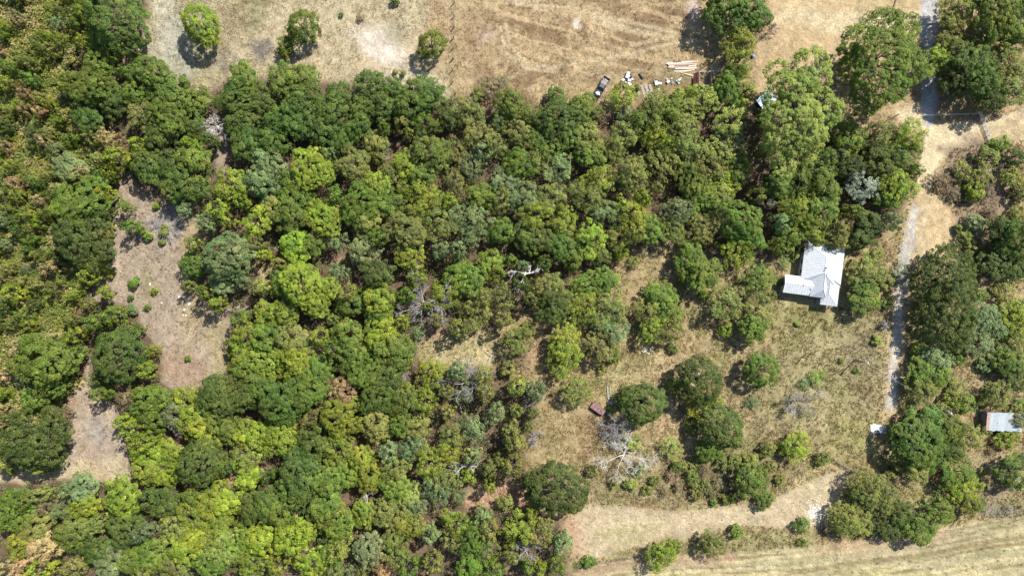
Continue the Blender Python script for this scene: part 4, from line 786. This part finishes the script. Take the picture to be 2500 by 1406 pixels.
for sx in (-1, 1):
    MB().add([(sx * .79, -.6, 1.08), (sx * .79, .78, 1.08), (sx * .665, .32, 1.52), (sx * .665, -.48, 1.52)], [(0, 1, 2, 3) if sx > 0 else (3, 2, 1, 0)]).build('side_window', M_GLASS, tk, loc=(sx * .02, 0, 0))
    MB().box((sx * .86, -1.72, .80), (.10, 1.94, .62)).build('bed_side', M_PAINT, tk, bevel=.02)
    MB().box((sx * 1.0, .72, 1.12), (.16, .10, .16)).build('wing_mirror', M_PAINT, tk, bevel=.02)
    MB().box((sx * .62, 2.57, .72), (.30, .06, .16)).build('headlight', M_LAMP, tk)
    MB().box((sx * .80, -2.73, .85), (.12, .05, .24)).build('tail_light', M_TAIL, tk)
    for y in (-1.75, 1.65):
        t = MB().tube([(sx * .68, y, .36), (sx * .72, y, .36), (sx * .86, y, .36), (sx * .90, y, .36)], [.33, .36, .36, .33], 16).build('wheel', M_RUB, tk); link('rim', MB().tube([(sx * .85, y, .36), (sx * .915, y, .36)], [.21, .19], 12).mesh('rim', M_STEEL), t)
MB().box((0, -1.72, .58), (1.62, 1.94, .12)).build('bed_floor', M_BEDF, tk)
MB().box((0, -2.68, .80), (1.82, .08, .60)).build('tailgate', M_PAINT, tk, bevel=.02)
MB().box((0, -.78, .85), (1.62, .06, .5)).build('bed_front', M_PAINT, tk)
MB().box((0, 2.62, .52), (1.66, .14, .2)).build('front_bumper', M_STEEL, tk, bevel=.03); MB().box((0, -2.80, .52), (1.66, .14, .16)).build('rear_bumper', M_STEEL, tk, bevel=.03)
rr = random.Random(3); b = MB(); n = 12
pts = [(.05 + .62 * (1 + .25 * math.sin(3 * t) + rr.uniform(-.12, .12)) * math.cos(t), 1.72 + .42 * (1 + rr.uniform(-.18, .18)) * math.sin(t)) for t in [6.283 * i / n for i in range(n)]]
b.add([(x, y, 1.035 - .03 * abs(x)) for x, y in pts] + [(x, y, .985) for x, y in pts], [tuple(range(n))] + [(i, i + n, (i + 1) % n + n, (i + 1) % n) for i in range(n)]); o = b.build('hood_patch', M_WHITE, tk); o['label'] = 'ragged white patch on the bonnet'
q = MB()
for i in range(9): q.box((rr.uniform(-.65, .65), rr.uniform(-2.5, -2.05), .68), (rr.uniform(.1, .45), rr.uniform(.08, .2), .08), rr.uniform(0, 3))
q.build('bed_litter', M_WHITE, tk)

# ------------------------------------------------------------------ junk by the pickup
def crate(name, px, py, d, m, label, cat, rz=0.0, z=0.0, group='scrap lying right of the pickup', lid=None, tilt=0.0):
    e = empty(name, P(px, py, z + d[2]).xy.to_3d() + Vector((0, 0, z)), rz); e.rotation_euler = (tilt, 0, rz); tag(e, label, cat, group)
    MB().box((0, 0, d[2] / 2), d).build('body', m, e, bevel=min(d) * .12)
    if lid: MB().box((0, 0, d[2] + .012), (d[0] * .8, d[1] * .8, .03)).build('lid', lid, e)
    else: MB().box((d[0] * .5 + .01, 0, d[2] * .6), (.025, d[1] * .6, d[2] * .5)).build('panel', M_STEEL, e)
    return e
M_BLACKP = mat('black_plastic', (.012, .012, .014), .6, var=.2); M_PINKB = mat('faded_pink_boards', (.42, .30, .26), .85, var=.25, scale=3); M_BRN = mat('brown_scrap', (.12, .075, .055), .9, var=.4, scale=5)
crate('refrigerator', 1532.7, 183, (.85, 1.7, .75), M_WHITE, 'white refrigerator lying on its back atop the junk pile', 'refrigerator', math.radians(-20), .1)
JUNK = ((1521.5, 195.5, (.75, .65, .6), 'W', 'white washing machine on the left of the junk pile', 'washing machine'), (1537, 196, (.9, .7, .55), 'W', 'white stove in the middle of the junk pile', 'stove'), (1543, 192.5, (.8, .4, .3), 'W', 'long white box at the right of the junk pile', 'box'),
        (1529, 201.5, (.9, .45, .35), 'P', 'pinkish flat box low in the junk pile', 'box'), (1536.5, 204, (.6, .75, .4), 'W', 'white bin low in the junk pile', 'bin'), (1526, 209, (.5, .6, .35), 'W', 'white pail at the bottom left of the junk pile', 'pail'), (1539.5, 207.5, (.4, .65, .3), 'W', 'white narrow box at the bottom right of the junk pile', 'box'),
        (1527, 194, (.5, .5, .5), 'K', 'black tub between white appliances in the junk pile', 'tub'), (1540.5, 187.5, (.8, .5, .45), 'K', 'black plastic box right of the lying refrigerator', 'box'), (1518, 203, (.6, .9, .4), 'B', 'rusty brown drum at the lower left of the junk pile', 'drum'), (1515, 209, (.5, .8, .5), 'B', 'dark rusty can at the left foot of the junk pile', 'can'),
        (1537.5, 177.5, (.6, .9, .3), 'B', 'dark brown board box at the top of the junk pile', 'box'), (1528.5, 190, (.7, .8, .4), 'P', 'pinkish board stack left of the black tub', 'boards'), (1533, 207, (.6, .35, .4), 'K', 'black bag at the bottom of the junk pile', 'bag'), (1536, 187, (.6, .35, .5), 'W', 'small white bucket beside the lying refrigerator', 'bucket'))
for i, (x, y, d, c, lab, cat) in enumerate(JUNK):
    crate(cat.replace(' ', '_'), x, y, d, {'W': M_WHITE, 'P': M_PINKB, 'K': M_BLACKP, 'B': M_BRN}[c], lab, cat, rr.uniform(-1, 1), .08 * (i % 3), 'junk pile', M_STEEL if c == 'W' and i % 2 == 0 else None)
crate('log', 1566, 185, (.45, 1.6, .4), M_BLACKP, 'dark charred log right of the junk pile', 'log', math.radians(35))
for (x, y, d, rz, lab, cat) in ((1602.5, 203, (.75, 1.15, .45), .15, 'white bathtub-like box nearest the grey strips', 'tub'), (1611, 203.5, (1.0, .6, .2), -.1, 'white triangular panel right of the white tub', 'panel'), (1631.5, 199.5, (.8, .7, .5), .7, 'white cube tipped over below the lumber', 'box'), (1628.5, 193.5, (.35, .35, .35), .3, 'small white bucket above the tipped white cube', 'bucket'), (1640, 192, (.35, .4, .2), 0, 'small white carton right of the tipped cube', 'carton'),
                             (1659, 195, (.7, .5, .4), .5, 'white bag in the litter cluster left of the shed', 'bag'), (1652.5, 197.5, (.4, .4, .25), .2, 'small white jug in the litter cluster', 'jug'), (1657.5, 203, (.45, .35, .3), 1, 'lowest white tub in the litter cluster', 'tub'), (1663, 190.5, (.4, .3, .2), .3, 'topmost white carton in the litter cluster', 'carton'), (1459, 180, (.25, .25, .2), 0, 'tiny white bucket alone above the pickup', 'bucket')):
    crate(cat, x, y, d, M_WHITE, lab, cat, rz)
crate('bin', 1608.5, 220, (.55, .95, .5), M_BLACKP, 'black plastic bin below the white tub', 'bin', .1, lid=M_WHITE); crate('crate', 1641.5, 201, (.5, .8, .3), M_PLANK, 'grey wooden crate between white litter', 'crate', .05); crate('crate', 1655, 200, (.5, .5, .3), mat('green_plastic', (.03, .10, .06), .6), 'dark green crate in the litter cluster', 'crate', .5)
crate('barrel', 1840, 136, (.5, .6, .8), mat('blue_plastic', (.05, .14, .42), .5), 'blue barrel at the edge of the sandy yard', 'barrel', .2, group='things in the sandy yard'); crate('cooler', 2060, 87, (.8, .55, .45), M_WHITE, 'white cooler alone on the sandy yard', 'cooler', .3, group='things in the sandy yard')
crate('chair', 2046, 192, (.55, .55, .8), M_WHITE, 'white plastic chair in the shade left of the huge tree', 'chair', .4, group='things in the sandy yard'); crate('box', 1882, 213, (.7, .4, .4), M_STEEL, 'grey metal box above the cottonwood shack', 'box', .6, group='things in the sandy yard')
# grey weathered mats
M_MAT = mat('grey_rotten_mat', (.20, .175, .155), .95, var=.35, scale=7, bump=.5, col2=(.33, .28, .22))
for i, (x0, y0, x1, y1, wd) in enumerate(((1554, 214, 1562, 234, .55), (1566, 209, 1576, 238, .7), (1575, 205, 1583, 230, .75), (1586, 207, 1594, 232, .65))):
    a, c = P(x0, y0), P(x1, y1); d = c - a; b = MB(); n = 9
    for j in range(n): t = (j + .5) / n; b.box((a.x + d.x * t + rr.uniform(-.06, .06), a.y + d.y * t, .07 + rr.uniform(0, .03)), (wd * rr.uniform(.85, 1.05), d.length / n * .92, .03), math.atan2(d.y, d.x) - math.pi / 2, rr.uniform(-.04, .04))
    tag(b.build('ground_mat', M_MAT), ('leftmost', 'second from left', 'second from right', 'rightmost')[i] + ' of four grey rotten mats right of the pickup', 'mat', 'grey mats')
# lumber
LUM = [(1628, 154, 1694, 150.5, 'p'), (1626, 157, 1702, 152, 'l'), (1630, 159, 1701, 156.5, 'p'), (1643, 152.5, 1663, 151.5, 'b'), (1632, 162, 1700, 159.5, 'p'), (1676, 160.5, 1695, 160, 'r'), (1631, 165.5, 1698, 162, 'l'), (1645, 163, 1680, 162, 'd'), (1634, 167, 1700, 165.5, 'p'), (1648, 169.5, 1700, 168, 'l'), (1690, 152, 1704, 151, 't'),
       (1646, 175, 1696, 171.5, 'l'), (1650, 178, 1687, 174, 't'), (1675, 181, 1692, 186, 'l'), (1662, 178.5, 1676, 181.5, 't')]
LM = {'p': mat('pinkish_boards', (.36, .29, .245), .85, var=.2, scale=4), 'l': mat('pale_boards', (.44, .37, .29), .85, var=.2, scale=4), 'b': M_BRN, 'r': mat('reddish_board', (.30, .14, .09), .85, var=.3), 'd': mat('dark_board', (.13, .09, .07), .9, var=.3), 't': mat('tan_board', (.46, .35, .20), .85, var=.2)}
names = ['topmost pinkish board of the lumber stack', 'long pale board second from the top of the stack', 'pinkish board third from the top of the stack', 'short brown board at the top of the stack', 'pinkish board in the middle of the stack', 'short reddish board in the middle of the stack', 'long pale board in the lower half of the stack', 'dark board lying over the lower pale board', 'lowest pinkish board of the stack', 'lowest pale board of the stack', 'short tan board at the right end of the stack',
         'pale board lying loose just below the lumber stack', 'tan board crossing the loose pale board', 'pale board end lying near the roofless shed', 'thin tan stick left of the board near the shed']
for i, (x0, y0, x1, y1, c) in enumerate(LUM):
    a, d = P(x0, y0), P(x1, y1); e = d - a; z = .10 + (.12 + .05 * (i % 4) if i < 11 else .03)
    o = MB().box((0, 0, 0), (e.length, .26 if c != 't' else .16, .07)).build('board', LM[c], loc=((a + d) / 2 + Vector((0, 0, z))), rz=math.atan2(e.y, e.x), bevel=.008); o.rotation_euler.y = rr.uniform(-.008, .008)
    tag(o, names[i], 'board', 'lumber stack and loose boards')
a, d = P(1597, 153), P(1584, 171); tag(MB().tube([a + Vector((0, 0, .12)), d + Vector((0, 0, .1))], .11, 7).build('post', mat('dark_post_wood', (.06, .045, .035), .9)), 'dark wooden post lying left of the lumber stack', 'post')
# roofless shed
M_REDP = mat('red_oxide_sheet', (.30, .075, .05), .7, var=.3, scale=3); rs_ = empty('roofless_shed', P(1717, 198, 0)); tag(rs_, 'roofless plank shed with red sheets leaning on its left side', 'shed')
for j in range(8):
    for (xx, m_) in ((-1.45, M_PLANK), (1.45, M_PLANK)): MB().box((xx, -1.5 + j * .42, .98 + .04 * (j % 3)), (.05, .40, 1.9 + .08 * (j % 3))).build('plank', m_, rs_)
for j in range(7): MB().box((-1.22 + j * .41, -1.68, .98), (.39, .05, 1.92 + .06 * (j % 2))).build('plank', M_PLANK, rs_)
for x, y in ((-1.4, 1.65), (1.4, 1.65), (-1.4, -1.6), (1.4, -1.6)): MB().box((x, y, 1.05), (.12, .12, 2.1)).build('corner_post', M_PLANK, rs_)
MB().tube([(-1.5, 1.65, 2.1), (3.4, 1.75, 2.05)], .055, 6).build('top_rail', M_STEEL, rs_)
MB().tube([(-1.45, -1.7, 2.04), (1.5, -1.7, 2.04)], .05, 6).build('top_rail', mat('pale_rail', (.5, .47, .43), .7), rs_); MB().tube([(-1.45, 1.65, 2.04), (-1.45, -1.65, 2.04)], .05, 6).build('top_rail', M_STEEL, rs_)
for j, (y, ln) in enumerate(((.9, 1.5), (-.75, 1.6))):
    for k_ in range(2): MB().box((-1.9 - .36 * k_ * 1.0, y, 1.5 - .5 * k_), (.05, ln, 1.0), ry=math.radians(38)).build('red_sheet', M_REDP, rs_)
MB().tube([(-1.75, -1.6, 1.75), (-1.75, 1.7, 1.75)], .07, 6).build('brace', M_BRN, rs_)

# ------------------------------------------------------------------ rusty hulk, ladder, rubble
M_HULK = mat('rusted_maroon_metal', (.105, .05, .052), .8, var=.2, scale=2.5, bump=.2, col2=(.22, .125, .125))
hk = empty('rusty_hulk', P(1460, 999, .9).xy.to_3d(), math.radians(-34)); tag(hk, 'rusty maroon vehicle hulk in straw beside a dead bush', 'vehicle hulk')
MB().loft([[(-1.95, -.74, .25), (-1.95, .74, .25), (-1.9, .70, .9), (-1.9, -.70, .9)], [(-1.2, -.78, .2), (-1.2, .78, .2), (-1.15, .70, 1.12), (-1.15, -.70, 1.12)], [(.9, -.78, .2), (.9, .78, .2), (.9, .70, 1.15), (.9, -.70, 1.15)], [(1.9, -.70, .25), (1.9, .70, .25), (1.8, .62, .85), (1.8, -.62, .85)]]).build('body', M_HULK, hk, bevel=.04)
for x, y, s_ in ((-.1, .12, .22), (.75, .1, .26), (-.95, .42, .14), (1.15, -.2, .18)): MB().box((x, y, 1.145), (s_, s_ * 1.3, .03), .3).build('rust_hole', M_DARK, hk)
for sx in (-.76, .76): MB().box((0, sx, .95), (2.4, .04, .06)).build('side_rail', M_BRN, hk)
for x in (-1.2, 1.2):
    for y in (-.72, .72): MB().tube([(x, y - .06, .27), (x, y + .06, .27)], .27, 12).build('wheel', M_RUB, hk)
ld = empty('ladder', P(1487, 957), math.radians(4)); tag(ld, 'whitish ladder lying in the straw above the rusty hulk', 'ladder')
for sx in (-.38, .38): MB().box((sx, 0, .28), (.10, 3.1, .10)).build('rail', M_DEAD, ld)
for j in range(7): MB().tube([(-.38, -1.35 + j * .45, .28), (.38, -1.35 + j * .45, .28)], .035, 6).build('rung', M_DEAD, ld)
M_ROCK = mat('white_rock', (.58, .56, .52), .9, var=.2, scale=4, bump=.4)
def rock(px, py, r, m, label, group, cat='rock', seed=0):
    g = np.random.default_rng(seed + int(px)); V = []; F = []; n = 7
    for i, (z, s_) in enumerate(((-.1, .8), (.25, 1.0), (.55, .6))):
        for j in range(n): t = 6.283 * j / n; q = r * s_ * g.uniform(.75, 1.2); V.append((q * math.cos(t), q * math.sin(t) * .8, z * r))
    for i in range(2):
        for j in range(n): F.append((i * n + j, i * n + (j + 1) % n, (i + 1) * n + (j + 1) % n, (i + 1) * n + j))
    F.append(tuple(range(2 * n, 3 * n))); o = MB().add(V, F).build(cat, m, loc=P(px, py), rz=g.uniform(0, 6)); tag(o, label, cat, group); return o
for i, (x, y, r) in enumerate(((437.5, 725, .36), (366, 694, .34), (462, 742, .36), (451, 743, .30), (450, 757, .34), (447, 769, .28), (454, 770, .24), (395, 739, .24), (459, 734, .2))):
    rock(x, y, r, M_ROCK, ('uppermost white rock of the clearing\'s right-hand scatter', 'single white rock beside the weedy patch in the left clearing', 'largest white rock of the pair in the clearing', 'pale rock left of the largest clearing rock', 'white rock below the pair in the clearing', 'lower left of the two lowest clearing rocks', 'lower right of the two lowest clearing rocks', 'small pale rock left of the clearing scatter', 'tiny white rock just above the clearing pair')[i], 'white rocks in the left clearing', seed=i)
def stones(name, px, py, sx, sy, n, r0, r1, m, label, seed):
    g = np.random.default_rng(seed); b = MB()
    for i in range(n):
        p = P(g.normal(px, sx), g.normal(py, sy)); r = g.uniform(r0, r1); b.box((p.x, p.y, r * .35), (r * 2, r * 1.5, r), g.uniform(0, 3), g.uniform(-.3, .3), g.uniform(-.3, .3))
    tag(b.build(name, m), label, 'rubble', kind='stuff')
stones('rubble', 1992, 1250, 12, 15, 220, .03, .11, mat('white_rubble', (.72, .70, .66), .9, var=.1), 'white rubble scattered at the bend of the mown path', 1)
stones('rubble', 1505, 981, 11, 4, 70, .08, .26, mat('grey_rubble', (.40, .36, .32), .9, var=.25), 'pale rubble heap right of the whitish ladder', 2)
stones('rubble', 1580, 858, 6, 4, 16, .06, .2, mat('broken_white_sheet', (.62, .63, .64), .7, var=.1), 'small scatter of white scrap in the straw meadow', 3)
# concrete slab
M_SLAB = mat('pale_concrete', (.52, .55, .57), .9, var=.18, scale=3, bump=.2); b = MB(); pts = [(2124, 1036), (2136, 1034), (2163, 1041), (2167, 1056), (2160, 1058), (2146, 1056), (2128, 1059), (2126, 1050)]
V = [tuple(P(x, y).xy) + (.10,) for x, y in pts] + [tuple(P(x, y).xy) + (-.05,) for x, y in pts]; n = len(pts)
tag(b.add(V, [tuple(range(n - 1, -1, -1))] + [(i, (i + 1) % n, (i + 1) % n + n, i + n) for i in range(n)]).build('concrete_slab', M_SLAB), 'broken pale concrete slab at the lower end of the drive', 'slab')
tag(MB().tube([P(2178, 30) + Vector((0, 0, .15)), P(2188, -4) + Vector((0, 0, .15))], .16, 8).build('log', M_BRN), 'brown log lying at the top edge of the sandy yard', 'log')

# ------------------------------------------------------------------ poles, cable, fences
M_POLE = mat('dark_pole_wood', (.07, .06, .05), .9, var=.3, scale=5)
def pole(px, py, h, r, label, cat='pole', top=None):
    e = empty(cat.replace(' ', '_'), P(px, py)); tag(e, label, cat); MB().tube([(0, 0, -.2), (0, 0, h * .5), (0, 0, h)], [r, r * .9, r * .75], 8).build('shaft', M_POLE, e)
    if top: MB().tube([(.22, 0, h - .75), (.22, 0, h - .1)], .24, 10).build('transformer', M_WHITE, e); MB().box((.1, -.05, h - .15), (1.5, .12, .12), -.6).build('crossarm', M_STEEL, e)
    else: MB().tube([(0, 0, h), (0, 0, h + .12)], [r * .7, r * .3], 8).build('cap', M_STEEL, e)
    return e
pole(1968.5, 862, 4.6, .13, 'dark pole without a box in the straw meadow'); pole(2086, 879, 6.1, .14, 'taller meadow pole with a white box near its top', 'utility pole', True)
pole(2056.5, 981, 1.5, .09, 'short dark post lower in the straw meadow', 'post'); pole(2068.5, 938, 1.1, .08, 'short dark post between the tall pole and the lower post', 'post'); pole(2283, 998, 6.0, .12, 'pole in the brush at the far end of the overhead cable', 'utility pole', True)
a, d = P(2086, 879) + Vector((0, 0, 6.0)), P(2283, 998) + Vector((0, 0, 5.9)); pts = [a.lerp(d, t) - Vector((0, 0, 1.2 * 4 * t * (1 - t) * .5)) for t in [i / 12 for i in range(13)]]
tag(MB().tube(pts, .016, 5).build('overhead_cable', mat('pale_cable', (.30, .29, .27), .6)), 'pale overhead cable running from the box pole into the brush', 'cable')
M_FPOST = mat('old_fence_post', (.10, .08, .065), .9, var=.3); fn = empty('wire_fence', P(1106, 105)); tag(fn, 'wire fence of dark posts between sand and worked field', 'fence'); o0 = fn.location
fp = [(1111, -20), (1110, 8), (1109.5, 42), (1108.5, 68), (1108, 94), (1107, 119), (1106, 146), (1105, 172), (1104.5, 202), (1112, 230)]
for x, y in fp:
    p = P(x, y) - o0; ln = rr.uniform(-.08, .08); MB().tube([p + Vector((0, 0, -.2)), p + Vector((ln, rr.uniform(-.08, .08), 1.6))], .13, 7).build('post', M_FPOST, fn)
for hz in (.5, .95, 1.35): MB().tube([P(x, y) - o0 + Vector((.08, 0, hz)) for x, y in fp], .012, 4).build('wire', M_STEEL, fn)
def rail_gate(name, p0, p1, h, nr, npost, m, label, cat, r=.035):
    a, c = P(*p0), P(*p1); e = empty(name, a); tag(e, label, cat); d = c - a
    for i in range(nr): z = h * (.2 + .8 * i / max(1, nr - 1)); MB().tube([Vector((0, 0, z)), d + Vector((0, 0, z))], r, 5).build('rail', m, e)
    for i in range(npost): p = d * (i / max(1, npost - 1)); MB().tube([p + Vector((0, 0, -.1)), p + Vector((0, 0, h + .06))], r * 1.5, 6).build('upright', m, e)
M_PIPE = mat('pale_galvanised_pipe', (.50, .50, .46), .5, .3, var=.15)
rail_gate('pipe_gate', (2388, 276), (2414, 345), 1.3, 5, 7, M_PIPE, 'pale metal pipe gate standing open below the right-hand trees', 'gate', .05)
rail_gate('pipe_fence', (2250, 284), (2388, 279), 1.1, 2, 8, M_PIPE, 'thin pale pipe fence crossing below the shaded gravel road', 'fence', .035)
rail_gate('rail_fence', (2034, 1122), (2080, 1149), 1.0, 3, 4, M_PLANK, 'dark rail fence at the right end of the mown path', 'fence', .06); rail_gate('rail_fence', (2133, 1157), (2160, 1170), 1.1, 3, 3, M_PIPE, 'short pale rail fence inside the lower right trees', 'fence', .05)
tag(MB().tube([P(2157, 299) + Vector((0, 0, .2)), P(2195, 279) + Vector((0, 0, .15))], .13, 7).build('log', mat('burnt_log', (.05, .04, .035), .9)), 'dark log lying left of the gravel road below the huge tree', 'log')
